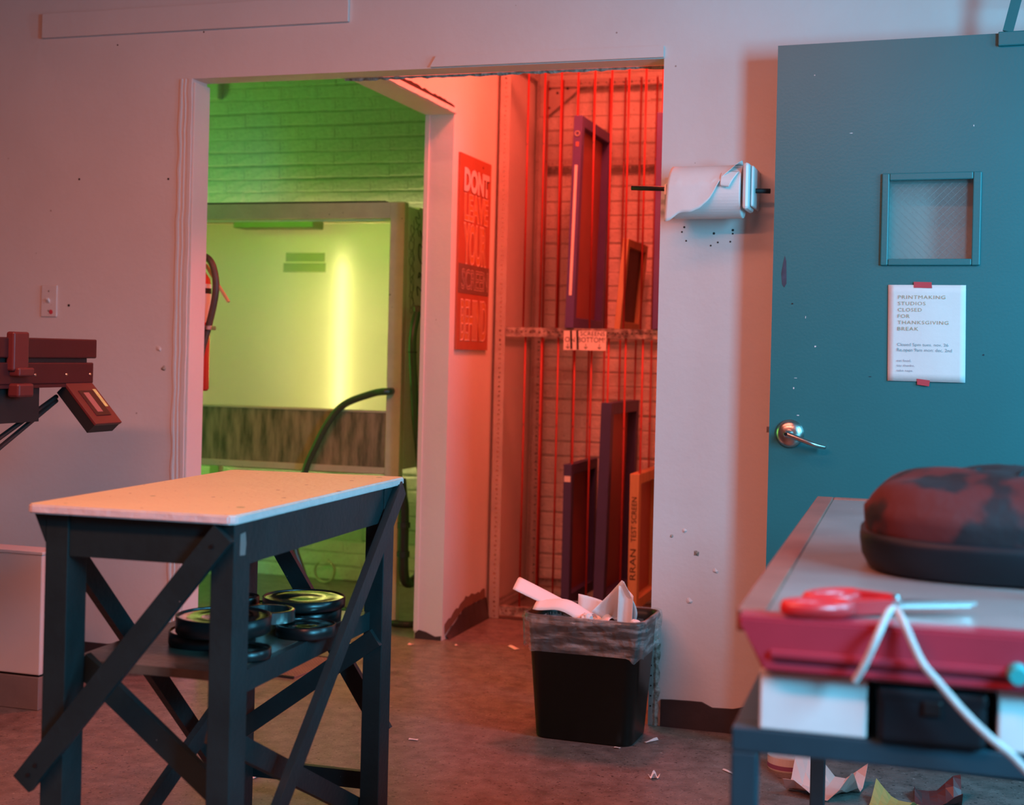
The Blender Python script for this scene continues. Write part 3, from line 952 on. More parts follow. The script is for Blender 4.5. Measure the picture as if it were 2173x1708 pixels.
# sign on the partition
sg = thing('painted_sign', 'tall orange red board lettered do not leave your screen behind', 'sign', (PX1, 0.987, 1.174))
SW, SH = 0.394, 0.804
bxo('board', 'board_red', sg, 0.001, 0.010, 0, SW, 0, SH)
bxo('dark_band', 'brownband', sg, 0.010, 0.0112, .004, SW - .002, SH * .29, SH * .44)
ms = Matrix(((0, 0, 1, 0.010), (1, 0, 0, 0), (0, 1, 0, 0), (0, 0, 0, 1)))
ms2 = Matrix(((0, 0, 1, 0.0112), (1, 0, 0, 0), (0, 1, 0, 0), (0, 0, 0, 1)))
def fitr(u0, u1, v0, v1):
    return (SW * u0, SH * (1 - v1), SW * u1, SH * (1 - v0))
text_part('word', "DONT", 'letter_pink', sg, fitr(.12, .93, .065, .19), ms, .0018, bold=0.055)
text_part('word_outline', "DONT", 'carve', sg, fitr(.115, .94, .062, .193), ms, .0010, .030, bold=0.055)
text_part('word', 'LEAVE', 'letter_orange', sg, fitr(.16, .90, .20, .335), ms, .0008, bold=0.03)
text_part('word_outline', 'LEAVE', 'outline', sg, fitr(.15, .91, .196, .34), ms, .0010, .014, bold=0.03)
text_part('word', 'YOUR', 'letter_orange', sg, fitr(.16, .86, .35, .56), ms, .0008, bold=0.03)
text_part('word_outline', 'YOUR', 'outline', sg, fitr(.14, .88, .345, .565), ms, .0010, .014, bold=0.03)
text_part('word_outline', 'SCREEN', 'outline', sg, fitr(.10, .95, .585, .69), ms2, .0008, .010)
text_part('word', 'BEHIND', 'letter_orange', sg, fitr(.11, .93, .745, .95), ms, .0008, bold=0.025)
text_part('word_outline', 'BEHIND', 'outline', sg, fitr(.10, .94, .74, .955), ms, .0010, .014, bold=0.025)
obj('hanging_hole', lathe(B(), [(.003, .0102), (.005, .0102), (.005, .0112), (.003, .0112)], 12, (0, SW * .72, SH * .965), 'X', True), 'carve', sg)

# ------------------------------------------------------------------ teal door folded back against the wall
dr = bpy.data.objects.new('door_1', None)
COL.objects.link(dr)
dr.location = (-0.525, -0.15, 0)
dr.rotation_euler = (0, 0, R(-3.0))
tag(dr, 'teal painted steel door standing open against the wall', 'door', kind='structure')
DW, DH, DT = 0.91, 2.098, 0.044
wx0, wx1, wz0, wz1 = .328, .566, 1.458, 1.692
bm = B()
box(bm, 0, wx0, 0, DT, 0.012, DH)
box(bm, wx1, DW, 0, DT, 0.012, DH)
box(bm, wx0, wx1, 0, DT, 0.012, wz0)
box(bm, wx0, wx1, 0, DT, wz1, DH)
bmesh.ops.remove_doubles(bm, verts=bm.verts, dist=1e-5)
obj('slab', bm, 'door', dr)
for (a0, a1, b0, b1) in ((.311, wx0 + .004, 1.443, 1.709), (wx1 - .004, .585, 1.443, 1.709), (wx0 + .004, wx1 - .004, 1.443, wz0 + .004), (wx0 + .004, wx1 - .004, wz1 - .004, 1.709)):
    bxo('window_frame', 'door', dr, a0, a1, -.009, 0.0, b0, b1, .003)
gl = bxo('glass', 'glass', dr, wx0, wx1, .018, .024, wz0, wz1)
bm = B()
st_ = 0.022
nn = int((wx1 - wx0 + wz1 - wz0) / st_) + 1
for k in range(1, nn):
    c0 = k * st_
    for sgn in (0, 1):
        a0 = max(0, c0 - (wz1 - wz0))
        a1 = min(wx1 - wx0, c0)
        if a1 - a0 < .005:
            continue
        X = lambda a: wx0 + a if sgn == 0 else wx1 - a
        tube(bm, [(X(a0), .021, wz0 + (c0 - a0)), (X(a1), .021, wz0 + (c0 - a1))], .00045, 4, 1, False)
obj('wire_mesh', bm, 'wire', gl)
# lever handle
lv = obj('rose', lathe(B(), [(0, -.016), (.018, -.016), (.030, -.012), (.042, -.004), (.042, 0.0), (0, 0)], 32, (.062, 0, .945), 'Y'), 'steel', dr, True)
obj('lever_neck', lathe(B(), [(0, -.05), (.011, -.05), (.013, -.016), (0, -.016)], 18, (.062, 0, .945), 'Y'), 'steel', lv, True)
bm = B()
tube(bm, [(.056, -.050, .947), (.085, -.052, .938), (.13, -.050, .922), (.150, -.042, .915), (.168, -.028, .911)], lambda t: .0115 - .003 * t, 12, 4, True, .75)
obj('lever', bm, 'steel', lv, True)
obj('keyhole', lathe(B(), [(0, -.063), (.005, -.063), (.005, -.058), (0, -.058)], 12, (.060, 0, .946), 'Y'), 'ink_rim', lv)
bxo('latch_bolt', 'steel', dr, -.010, 0.0, .014, .030, .945, .962)
bxo('latch_plate', 'steel', dr, -.001, .0005, .010, .034, .89, 1.02)
# closer arm running up from the door head
ca = obj('closer_arm', bar(B(), (.645, -.006, 2.10), (.675, -.03, 2.22), .028, .012, (0, 1, 0)), 'door', dr)
obj('closer_elbow', lathe(B(), [(0, -.02), (.018, -.02), (.018, .02), (0, .02)], 14, (.676, -.03, 2.225), 'Y'), 'door', ca)
obj('closer_arm', bar(B(), (.676, -.03, 2.225), (.98, .12, 2.20), .026, .010, (0, 0, 1)), 'door', dr)
bxo('closer_foot', 'door', dr, .62, .70, -.014, .0, 2.06, 2.10, .003)
# scrapes on the paint
for i, (x, z, w, h, m) in enumerate(((.10, 1.29, .004, .018, 'plastic_white'), (.085, 1.00, .016, .006, 'plastic_white'), (.075, 1.11, .018, .004, 'plastic_white'), (.07, 1.08, .008, .014, 'plastic_white'), (.13, 1.205, .012, .010, 'plastic_white'),
                                     (.035, 1.42, .036, .20, 'smear'), (.06, 1.33, .014, .008, 'black'), (.29, 1.12, .018, .006, 'bench_blue'), (.60, 1.19, .012, .012, 'bench_blue'), (.22, 1.83, .022, .004, 'plastic_white'), (.56, 1.84, .006, .012, 'plastic_white'))):
    bm = B()
    g = random.Random(i + 50)
    w, h = w * .5, h * .5
    ring = [bm.verts.new((x + w * .5 * (0.6 + .6 * g.random()) * math.cos(a), -.0006, z + h * .5 * (0.6 + .6 * g.random()) * math.sin(a))) for a in [k * math.pi / 4 for k in range(8)]]
    bm.faces.new(ring)
    obj('paint_scrape', bm, m, dr)
# doorway frame
o = obj('door_frame', bm := box(box(box(B(), DO0 - .05, DO0, -.02, .11, 0, DOH + .05), DO1, DO1 + .05, -.02, .11, 0, DOH + .05), DO0, DO1, -.02, .11, DOH, DOH + .05), 'door', wf)
o = obj('wall_hall', box(B(), -0.52, 1.6, 1.2, 1.3, 0, CH), 'partition')
tag(o, 'pale hallway wall beyond the doorway', 'wall', kind='structure')

# notice taped on the door
nt_ = thing('paper_notice', 'white letter sized notice taped on the teal door below its window', 'notice', (0, 0, 0))
nt_.location = dr.matrix_basis @ Vector((.339, -.0035, 1.110)) if False else Vector((-0.525 + .339 * math.cos(R(-3)) + .0035 * math.sin(R(-3)), -0.15 + .339 * math.sin(R(-3)) - .0035 * math.cos(R(-3)), 1.110))
nt_.rotation_euler = (0, 0, R(-3.0))
PW, PH = .214, .277
sheet('sheet', lambda u, v: (PW * u + .004 * (1 - v) - .004, .0015 * math.sin(u * 7 + v * 2) * .5, PH * v), 12, 12, 'paper', nt_, .0006)
mn = mf
ty = PH - .030
for s, wd in (('PRINTMAKING', .130), ('STUDIOS', .076), ('CLOSED', .066), ('FOR', .033), ('THANKSGIVING', .140), ('BREAK', .058)):
    text_part('headline', s, 'gold', nt_, (.025, ty - .010, .025 + wd, ty), mn, .0018, 0, 1.15)
    ty -= .0182
text_part('body_line', 'Closed 5pm tues. nov. 26', 'tealink', nt_, (.025, .099, .166, .110), mn, .0018)
text_part('body_line', 'Re.open 9am mon: dec. 2nd', 'tealink', nt_, (.025, .083, .176, .095), mn, .0018)
for i, (s, wd) in enumerate((('eat food,', .040), ('say thanks,', .050), ('take naps.', .046))):
    text_part('small_line', s, 'greyink', nt_, (.025, .055 - .0145 * i, .025 + wd, .063 - .0145 * i), mn, .0018)
obj('tape', prism(B(), [(.068, PH - .008), (.118, PH - .009), (.116, PH + .008), (.067, PH + .009)], lambda p: (p[0], -.0022, p[1]), lambda p: (p[0], -.001, p[1])), 'tape', nt_)
obj('tape', prism(B(), [(.083, -.009), (.116, -.013), (.118, .004), (.082, .008)], lambda p: (p[0], -.0022, p[1]), lambda p: (p[0], -.001, p[1])), 'tape', nt_)

# ------------------------------------------------------------------ paper roll on the wall
ph = thing('roll_holder', 'wall bracket with a black rod holding the paper roll', 'holder', (-0.73, -0.10, 1.675))
obj('rod', tube(B(), [(-.243, 0, .012), (-.10, 0, .006), (.186, 0, -.004)], .0075, 10, 1), 'rubber', ph, True)
bxo('left_plate', 'wall', ph, -.150, -.118, .055, .10, -.060, .050, .003)
bxo('left_arm', 'steel', ph, -.136, -.130, -.015, .055, -.012, .02)
bxo('right_plate', 'plastic_white', ph, .112, .132, -.075, .05, -.066, .075, .010)
bxo('right_flange', 'plastic_white', ph, .133, .142, -.05, .10, -.055, .068, .006)
obj('left_screw', tube(B(), [(-.133, .054, .02), (-.133, .054, .048)], .003, 8, 1), 'steel', ph)
pr = thing('paper_roll', 'roll of white paper with a torn loose end on the wall rod', 'paper roll', (-0.73, -0.10, 1.668))
obj('roll', lathe(B(), [(.018, -.105), (.078, -.105), (.079, -.102), (.079, .102), (.078, .105), (.018, .105)], 48, (0, 0, 0), 'X', True), 'paper', pr, False)
obj('core', lathe(B(), [(.015, -.107), (.018, -.107), (.018, .107), (.015, .107)], 24, (0, 0, 0), 'X', True), 'cardboard', pr)
def loose(u, v):
    # v from the top of the roll down; lower edge torn: long on the left, short on the right
    K = ((0, .222), (.10, .212), (.30, .192), (.48, .188), (.62, .150), (.80, .090), (1.0, .030))
    for (a, la), (b, lb_) in zip(K, K[1:]):
        if u <= b + 1e-9:
            L = la + (lb_ - la) * (u - a) / (b - a)
            break
    L += .004 * math.sin(u * 23)
    s = v * L
    lift = .006 + .020 * max(0, u - .45) * v
    ang = s / .081
    if ang < 1.25:
        y = -math.sin(ang) * (.081 + lift * v)
        z = math.cos(ang) * (.081 + lift * v)
    else:
        y = -math.sin(1.25) * (.081 + lift * v) - .004
        z = math.cos(1.25) * (.081 + lift * v) - (s - .10)
    return (-.108 - .012 * v * (1 - u) + .212 * u, y, z)
sheet('loose_end', loose, 26, 18, 'paper', pr, .0006)
sheet('curled_flap', lambda u, v: (.048 + .052 * u * (1 - .5 * v) , -.062 - .020 * v - .016 * math.sin(v * 2.6), .060 - .050 * v - .004 * u), 10, 10, 'paper', pr, .0006)

# light switch
sw = thing('light_switch', 'painted light switch plate stained red on the left wall', 'light switch', (-3.162, 0, 1.315))
bxo('plate', 'switch', sw, -.034, .034, -.006, 0, -.058, .058, .003)
obj('toggle', bar(B(), (0, -.004, -.004), (0, -.016, .008), .009, .009, (1, 0, 0)), 'plastic_white', sw)
for z in (-.036, .036):
    obj('plate_screw', lathe(B(), [(0, -.0075), (.003, -.007), (.003, -.006), (0, -.006)], 8, (0, 0, z), 'Y'), 'steel', sw)
obj('red_smear', lathe(B(), [(0, -.0072), (.006, -.0068), (.009, -.006), (0, -.006)], 9, (.010, 0, -.040), 'Y'), 'tape', sw)

# ------------------------------------------------------------------ work table
tb = thing('work_table', 'narrow work table with a cream top, dark legs and crossed braces', 'table', (-1.505, -1.588, 0), R(2.2))
bm = B()
cr = .012
poly = [(-.222 + cr, -.455), (.222 - cr, -.452), (.222, -.452 + cr), (.226, .468 - cr), (.226 - cr, .468), (-.232 + cr, .438), (-.232, .438 - cr), (-.222, -.455 + cr)]
prism(bm, poly, lambda p: (p[0], p[1], .850), lambda p: (p[0], p[1], .832))
bmesh.ops.bevel(bm, geom=[e for e in bm.edges], offset=.003, segments=2, affect='EDGES')
tt = obj('table_top', bm, 'table_cream', tb)
tt.data.materials.append(M['table_edge'])  # cream on the upward face only, white on the sides
for p in tt.data.polygons:
    if p.normal.z < 0.75:
        p.material_index = 1
LA = (-.192, -.142)
LBx = (.164, .212)
legs = ((LA, (-.43, -.362)), (LBx, (-.43, -.362)), (LBx, (.362, .43)), (LA, (.345, .41)))
for lx, ly in legs:
    bxo('leg', 'table_dark', tb, lx[0], lx[1], ly[0], ly[1], 0, .832, .002)
bxo('apron', 'table_dark', tb, LA[1], LBx[0], -.425, -.405, .750, .832)
bxo('apron', 'table_dark', tb, LA[1], LBx[0], .39, .41, .750, .832)
bxo('apron', 'table_dark', tb, .190, .208, -.362, .362, .748, .832)
bxo('apron', 'table_dark', tb, -.188, -.170, -.362, .345, .748, .832)
obj('corner_bracket', prism(B(), [(-.218, .832), (-.192, .832), (-.192, .775)], lambda p: (p[0], -.43, p[1]), lambda p: (p[0], -.40, p[1])), 'table_dark', tb)
SD = {'f': (0, 1, 0), 's': (1, 0, 0)}
braces = [((-.222, -.439, .305), (.195, -.439, .815), .046, 'f'), ((-.155, -.351, .528), (.175, -.351, .278), .046, 'f'),
          ((.222, -.36, .125), (.222, .445, .825), .044, 's'), ((.153, -.392, .428), (.153, .40, .035), .044, 's'),
          ((-.2015, -.40, .815), (-.2015, .385, .075), .044, 's'), ((-.132, -.40, .04), (-.132, .40, .402), .044, 's'),
          ((-.19, .354, .185), (.20, .354, .470), .044, 'f'), ((-.18, .439, .785), (.195, .439, .220), .044, 'f')]
for p0, p1, w, s in braces:
    obj('brace', bar(B(), p0, p1, w, .017, SD[s]), 'table_dark', tb)
bxo('stretcher', 'table_dark', tb, -.195, .186, .43, .446, .075, .118)
bxo('shelf', 'shelf', tb, -.191, .163, -.342, .345, .512, .530)
bxo('shelf_support', 'table_dark', tb, .163, .18, -.342, .40, .485, .529)
bxo('shelf_support', 'table_dark', tb, -.165, -.147, -.342, .345, .485, .5115)
for (x, z) in ((-.205, .325), (-.19, .345), (.175, .79)):
    obj('screw_head', lathe(B(), [(0, -.002), (.004, -.002), (.004, 0), (0, 0)], 8, (x, -.4475, z), 'Y'), 'ink_rim', tb)
obj('paint_patch', prism(B(), [(-.012, -.02), (.01, -.022), (.014, .0), (.010, .022), (-.011, .02)], lambda p: (.2125, -.395 + p[0], .79 + p[1]), lambda p: (.2118, -.395 + p[0], .79 + p[1])), 'bed_grey', tb)

tm = Matrix.Translation((-1.505, -1.588, 0)) @ Matrix.Rotation(R(2.2), 4, 'Z')


def lid(label, x, y, z0, r, h, hub=False, ring=False, m='ink', tilt=0):  # ink can lids lying on the shelf, one plain ring
    t = thing('ink_ring' if ring else 'ink_can_lid', label, 'ink can part', tm @ Vector((x, y, z0)), rng.uniform(0, 3), 'inky can lids and ring on the table shelf')
    if ring:
        obj('ring_band', lathe(B(), [(r * .80, 0), (r, 0), (r, h), (r * .80, h)], 40, (0, 0, 0), 'Z', True), 'tin', t, False)
        obj('ink_film', lathe(B(), [(r * .80, h), (r * .82, h + .0012), (r * .98, h + .0012), (r, h)], 40), 'ink', t, True)
        return t
    obj('rim', lathe(B(), [(0, 0), (r * .97, 0), (r, .003), (r, h), (r * .965, h + .001), (r * .955, h - .001), (r * .95, h - .003)], 40), 'ink_rim', t, True)
    prof = [(0, h - .002), (r * .35, h - .0018), (r * .37, h - .0024), (r * .72, h - .0022), (r * .74, h - .0016), (r * .95, h - .0022)]
    if hub:
        prof = [(0, h + .004), (r * .22, h + .004), (r * .25, h - .005), (r * .55, h - .003), (r * .58, h - .002), (r * .95, h - .003)]
    obj('ink_face', lathe(B(), prof, 40), m, t, True)
    return t


lid('black can lid carrying the topmost wide inky lid near the shelf back', .080, .215, .530, .080, .030)
lid('widest inky can lid lying on top of another at the shelf back', .078, .200, .5625, .096, .024)
lid('inky can lid lying flat under the tin ring on the right', .152, .045, .530, .066, .026)
lid('tin ring smeared with ink in the middle of the lids', .062, .040, .5585, .060, .024, ring=True)
lid('black can lid at the bottom of the left front stack', .0, -.10, .530, .092, .028)
lid('inky can lid with a raised hub topping the left front stack', .035, -.118, .5595, .100, .036, hub=True)
lid('smallest inky can lid nearest the front right table leg', .128, -.205, .530, .054, .020)
lid('inky can lid lying at the left edge of the shelf', -.072, .062, .530, .066, .022)
lid('inky can lid at the back left corner of the shelf', -.072, .208, .530, .064, .024)
lid('inky can lid topping the one at the back left shelf corner', -.085, .200, .5555, .045, .020)
o = sheet('paper_scrap', lambda u, v: tuple(tm @ Vector((-.115 + .05 * u, -.02 + .03 * v, .533 + .012 * math.sin(u * 4) * v))), 6, 4, 'pinkpaper', None, .0008)
tag(o, 'curled pink paper scrap on the left edge of the table shelf', 'scrap')

# ------------------------------------------------------------------ machine at the far left
dv = thing('flash_unit', 'dark maroon machine arm with a hanging tilted control box', 'machine', (-2.55, -1.35, 0))
YF = .755
bxo('upper_beam', 'device', dv, -.26, 0, -.15, YF, 1.117, 1.176, .004)
bxo('gap_shade_strip', 'rubber', dv, -.25, -.012, -.15, YF - .035, 1.103, 1.117)  # black filler standing for shade in the gap between the beams
lw = bxo('lower_beam', 'device', dv, -.26, -.002, -.15, YF - .012, 1.040, 1.104, .004)
bxo('under_lip', 'device', dv, -.25, -.004, -.15, YF - .016, 1.030, 1.040)
for y in (YF - .03, YF - .15, YF - .30):
    obj('machine_screw', lathe(B(), [(0, .003), (.004, .002), (.005, 0), (0, 0)], 10, (-.002, y, 1.068), 'X'), 'steel', lw)
bxo('end_clamp', 'device_red', dv, -.01, .018, .33, .40, 1.08, 1.192, .006)
bxo('clamp_jaw', 'device_red', dv, -.01, .03, .34, .41, 1.065, 1.09, .005)
bxo('clamp_knob', 'device_red', dv, -.01, .03, .34, .41, 1.005, 1.045, .007)
bxo('under_body', 'rubber', dv, -.24, -.02, -.12, .50, .93, 1.03)
# tilted control box
cbx = bpy.data.objects.new('control_box', None)
cb_me = box(B(), 0, .165, 0, .135, -.010, 0, .002)
cb = obj('control_box', cb_me, 'device_red', dv)
cb.location = (-.006, YF - .150, 1.044)
cb.rotation_euler = (0, R(47), 0)
bpy.data.objects.remove(cbx)
bxo('inset_frame', 'device', cb, .035, .135, .03, .105, 0, .003, .001)
bxo('faded_plate', 'device_pale', cb, .045, .122, .045, .072, .003, .004)
bxo('yellow_sticker', 'sticker', cb, .030, .100, .108, .124, 0, .001)
bxo('base_shell', 'rubber', cb, .002, .163, .002, .133, -.044, -.010)
for dz in (0, .03):
    obj('strut', tube(B(), [(-.05, YF - .13, 1.0 - dz * .4), (-.055, YF - .40, .88 - dz), (-.06, YF - .75, .72 - dz)], .007, 8, 1), 'rubber', dv)
bxo('column', 'rubber', dv, -.19, -.10, -.14, -.06, .02, 1.04)
bxo('foot_plate', 'rubber', dv, -.30, .02, -.26, .06, 0, .02)

cbn = thing('white_box', 'narrow white box standing on a grey block at the left edge', 'box', (-2.73, -0.60, 0))
bxo('body', 'plastic_white', cbn, -.50, 0, 0, .09, .112, .492, .004)
bxo('top_board', 'plastic_white', cbn, -.502, .003, -.003, .093, .492, .502, .002)
bxo('block', 'bed_grey', cbn, -.45, -.004, 0.002, .085, 0, .105, .003)
bxo('gap_shade', 'crack', cbn, -.46, -.010, .01, .08, .105, .112)  # dark filler painted for the shade between body and block

# ------------------------------------------------------------------ waste bin with liner and paper
def rrect(w, d, r, n=6):
    pts = []
    for (cx, cy, a0) in ((w - r, d - r, 0), (-w + r, d - r, 90), (-w + r, -d + r, 180), (w - r, -d + r, 270)):
        for k in range(n + 1):
            a = R(a0 + 90 * k / n)
            pts.append((cx + r * math.cos(a), cy + r * math.sin(a)))
    return pts


def loft(bm, rings, cap0=False, cap1=False):
    vs2 = [[bm.verts.new(p) for p in r] for r in rings]
    n = len(vs2[0])
    for a, b in zip(vs2, vs2[1:]):
        for k in range(n):
            bm.faces.new((a[k], a[(k + 1) % n], b[(k + 1) % n], b[k]))
    if cap0:
        bm.faces.new(vs2[0][::-1])
    if cap1:
        bm.faces.new(vs2[-1])
    return bm


bn = thing('waste_bin', 'dark green plastic waste bin full of paper beside the wall edge', 'bin', (-1.043, -0.182, 0), R(-1.5))
def ring(hw, hd, z, r=.045):
    return [(x, y, z) for x, y in rrect(hw, hd, r)]
obj('bin_body', loft(B(), [ring(.148, .098, 0, .035), ring(.152, .102, .006, .038), ring(.178, .124, .352), ring(.187, .132, .356), ring(.190, .135, .366), ring(.187, .132, .377), ring(.180, .126, .377),
                           ring(.174, .120, .345), ring(.150, .100, .02, .038)], True, True), 'bin', bn, True)
# clear liner folded over the rim
bm = B()
rg = random.Random(3)
prof = [(.165, .112, .25), (.174, .120, .345), (.182, .128, .380), (.192, .137, .380), (.1935, .1385, .362), (.191, .136, .335), (.190, .134, .30), (.187, .131, .27)]
rings_ = []
for i, (hw, hd, z) in enumerate(prof):
    rr = []
    base = rrect(hw, hd, .045, 10)
    nb_ = len(base)
    for k, (x, y) in enumerate(base):
        a = 2 * math.pi * k / nb_
        wv = (.0035 * math.sin(a * 9 + i) + .002 * math.sin(a * 23 + i * 2.1)) * (0.2 if i in (2, 3) else 1)
        s = 1 + wv / hw
        dz = (.010 * math.sin(a * 2 + 0.6) + .006 * math.sin(a * 7) + rg.uniform(-.002, .002)) * (1 if i == len(prof) - 1 else .35 if i > 5 else 0)
        rr.append((x * s if i > 3 else x, y * s if i > 3 else y, z + dz))
    rings_.append(rr)
o = obj('bin_liner', loft(bm, rings_), 'liner', bn, True)
binm = Matrix.Translation((-1.043, -0.182, 0))
PG = 'waste paper in the bin'
def bpaper(label, f, nu=10, nv=10, m='paper'):
    o = sheet('crumpled_paper', lambda u, v: tuple(binm @ Vector(f(u, v))), nu, nv, m, None, .0008)
    return tag(o, label, 'paper', PG)
# long flap reaching out up to the left
bpaper('long white paper flap sticking out up and left of the bin', lambda u, v: (-.035 - .205 * u, -.02 - .045 * (v - .5) * 2 * (1 - .2 * u) + .01 * math.sin(v * 5), .372 + .085 * u + .012 * math.sin(v * 3.1 + u) - .018 * abs(v - .5)), 14, 8)
bpaper('white paper folded over the left front rim of the bin', lambda u, v: (-.165 + .17 * u + .01 * v, -.10 + .10 * v, .398 - .035 * u + .025 * math.sin(v * 3.0) - .01 * math.cos(u * 6)), 12, 8)
# peaked sheet on the right
def peak(u, v):
    x = .015 + .115 * u
    zt = .385 + .105 * (1 - abs(u - .82) / .82 * 1.0) if u < .82 else .490 - .22 * (u - .82)
    return (x + .012 * math.sin(v * 4), .02 - .07 * v * (1 - .5 * u) + .025 * math.sin(u * 5), zt * v + (.345) * (1 - v))
bpaper('tall peaked sheet of white paper standing at the bin right', peak, 14, 10)
bpaper('narrow folded strip of paper leaning on the peaked sheet', lambda u, v: (.088 + .045 * u, -.055 + .02 * math.sin(u * 3.1) + .015 * v, .345 + .125 * v - .03 * u * v), 8, 8)
bpaper('flat paper sheet behind the others in the middle of the bin', lambda u, v: (-.06 + .13 * u, .045 + .015 * math.sin(u * 4), .35 + .07 * v * (1 - .45 * u)), 8, 6)
bpaper('inner paper sheet filling the middle of the bin', lambda u, v: (-.05 + .12 * u, -.10 + .17 * v, .352 + .02 * math.sin(u * 7 + v * 4)), 10, 10)
def ball(label, c, r, seed):
    bm = B()
    bmesh.ops.create_icosphere(bm, subdivisions=3, radius=r)
    g = random.Random(seed)
    ph_ = [(g.uniform(-1, 1), g.uniform(-1, 1), g.uniform(-1, 1), g.uniform(0, 6)) for _ in range(10)]
    for v in bm.verts:
        d = v.co.normalized()
        s = sum(abs(math.sin(6 * (d.x * a + d.y * b + d.z * c_) + p)) for a, b, c_, p in ph_) / 10
        v.co = d * r * (.62 + .6 * s)
    o = obj('paper_ball', bm, 'paper', None)
    o.location = c
    return tag(o, label, 'paper', PG)
ball('small crumpled tissue at the front rim of the bin', (-1.043 + .005, -.182 - .10, .372), .020, 1)
ball('crumpled paper wad in the right corner of the bin', (-1.043 + .145, -.182 - .06, .352), .022, 2)

# ------------------------------------------------------------------ press on a steel stand, front right
bs = thing('steel_stand', 'dark blue steel stand carrying the red press', 'stand', (-0.27, -2.5, 0), R(1.6))
BW, BLn = .66, 1.66
for (x, y) in ((0, 0), (BW - .035, 0), (0, BLn - .035), (BW - .035, BLn - .035)):
    bxo('leg', 'bench_blue', bs, x, x + .035, y, y + .035, 0, .648, .003)
bxo('rail', 'bench_blue', bs, 0, BW, 0, .035, .648, .680, .003)
bxo('rail', 'bench_blue', bs, 0, BW, BLn - .035, BLn, .648, .680, .003)
bxo('rail', 'bench_blue', bs, 0, .035, .035, BLn - .035, .648, .680, .003)
bxo('rail', 'bench_blue', bs, BW - .035, BW, .035, BLn - .035, .648, .680, .003)
bxo('shelf_plate', 'bench_blue', bs, .035, BW - .035, .035, BLn - .035, .668, .6795)
ps = thing('press_bed', 'red press with a flat grey steel bed and white base', 'press', (-0.27, -2.5, 0.68), R(1.6))
bxo('bed', 'bed_grey', ps, .040, BW - .04, .03, BLn - .045, .118, .148, .002)
bxo('edge_trim', 'bed_trim', ps, .0, .040, .03, BLn - .012, .120, .151, .003)
bxo('edge_trim', 'bed_trim', ps, BW - .04, BW, .03, BLn - .012, .120, .151, .003)
bxo('edge_trim', 'bed_trim', ps, .040, BW - .04, BLn - .045, BLn - .012, .120, .151, .003)
bm = prism(B(), [(.006, .150), (.012, .138), (.042, .080), (BW - .042, .080), (BW - .012, .138), (BW - .006, .150)], lambda p: (p[0], -.02, p[1]), lambda p: (p[0], .03, p[1]))
bmesh.ops.bevel(bm, geom=list(bm.edges), offset=.004, segments=2, affect='EDGES')
fr_ = obj('front_rail', bm, 'press_red', ps)
bxo('rail_ridge', 'press_red', ps, .05, BW - .05, -.026, -.019, .100, .110, .002)
obj('rail_knob', lathe(B(), [(0, -.045), (.010, -.045), (.013, -.03), (.013, -.02), (0, -.02)], 16, (.350, 0, .105), 'Y'), 'tealclip', ps)
bxo('base_block', 'press_white', ps, .036, .172, 0.0, BLn - .06, .0005, .080, .003)
bxo('base_block', 'press_white', ps, .330, BW - .036, 0.0, BLn - .06, .0005, .080, .003)
bxo('base_lintel', 'press_white', ps, .172, .330, -.012, .02, .078, .106, .003)
# unseen carrier added to keep blue daylight off the left wall
rs = thing('added_shade_carrier', 'added unseen carrier on posts that blocks window light from the left wall', 'carrier', (0.24, -1.83, 0.832))
for y in (-.38, .38):
    bxo('post', 'bench_blue', rs, -.012, .012, y - .012, y + .012, 0, .54)
bxo('carrier_frame', 'wood', rs, -.02, .02, -.47, -.43, .48, 1.05, .002)
bxo('carrier_frame', 'wood', rs, -.02, .02, .43, .47, .48, 1.05, .002)
bxo('carrier_frame', 'wood', rs, -.02, .02, -.43, .43, 1.01, 1.05, .002)
bxo('carrier_frame', 'wood', rs, -.02, .02, -.43, .43, .48, .52, .002)
bxo('carrier_mesh', 'mesh_dark', rs, -.012, -.009, -.43, .43, .52, 1.01)
bb = thing('black_case', 'black case tucked under the red press rail', 'case', (-0.085, -2.50, 0.681), R(1.6))
bxo('case_body', 'blackbox', bb, 0, .132, -.006, .20, 0, .070, .008)
bxo('case_lid', 'blackbox', bb, -.001, .133, -.007, .201, .052, .0715, .006)
bxo('case_latch', 'ink_rim', bb, .055, .078, -.010, -.006, .040, .058, .002)
# scissors and cord
sc = thing('scissors', 'red handled scissors lying at the front of the press bed', 'scissors', (-0.120, -2.44, 0.832), R(20))
sc.scale = (1.25, 1.25, 1.5)
def loopo(cx, cy, a, b, z, tilt):
    pts = [(cx + a * math.cos(t) * math.cos(tilt) - b * math.sin(t) * math.sin(tilt), cy + a * math.cos(t) * math.sin(tilt) + b * math.sin(t) * math.cos(tilt), z) for t in [2 * math.pi * k / 20 for k in range(21)]]
    return tube(B(), pts, .007, 10, 1)
obj('handle', loopo(-.045, -.022, .034, .016, .007, .1), 'scissor_red', sc, True)
obj('handle', loopo(-.015, .028, .034, .016, .008, .5), 'scissor_red', sc, True)
obj('handle_shank', bar(B(), (-.015, -.015, .006), (.045, .006, .006), .014, .012, (0, 0, 1)), 'scissor_red', sc)
obj('handle_shank', bar(B(), (.012, .034, .010), (.045, .006, .010), .014, .010, (0, 0, 1)), 'scissor_red', sc)
obj('blade', prism(B(), [(.04, .0), (.13, .012), (.04, .014)], lambda p: (p[0], p[1], .004), lambda p: (p[0], p[1], .007)), 'steel', sc)
obj('blade', prism(B(), [(.04, -.004), (.13, -.002), (.04, .010)], lambda p: (p[0], p[1], .008), lambda p: (p[0], p[1], .011)), 'steel', sc)
obj('pivot', lathe(B(), [(0, .016), (.005, .015), (.006, .011), (0, .011)], 12, (.045, .006, 0)), 'steel', sc)
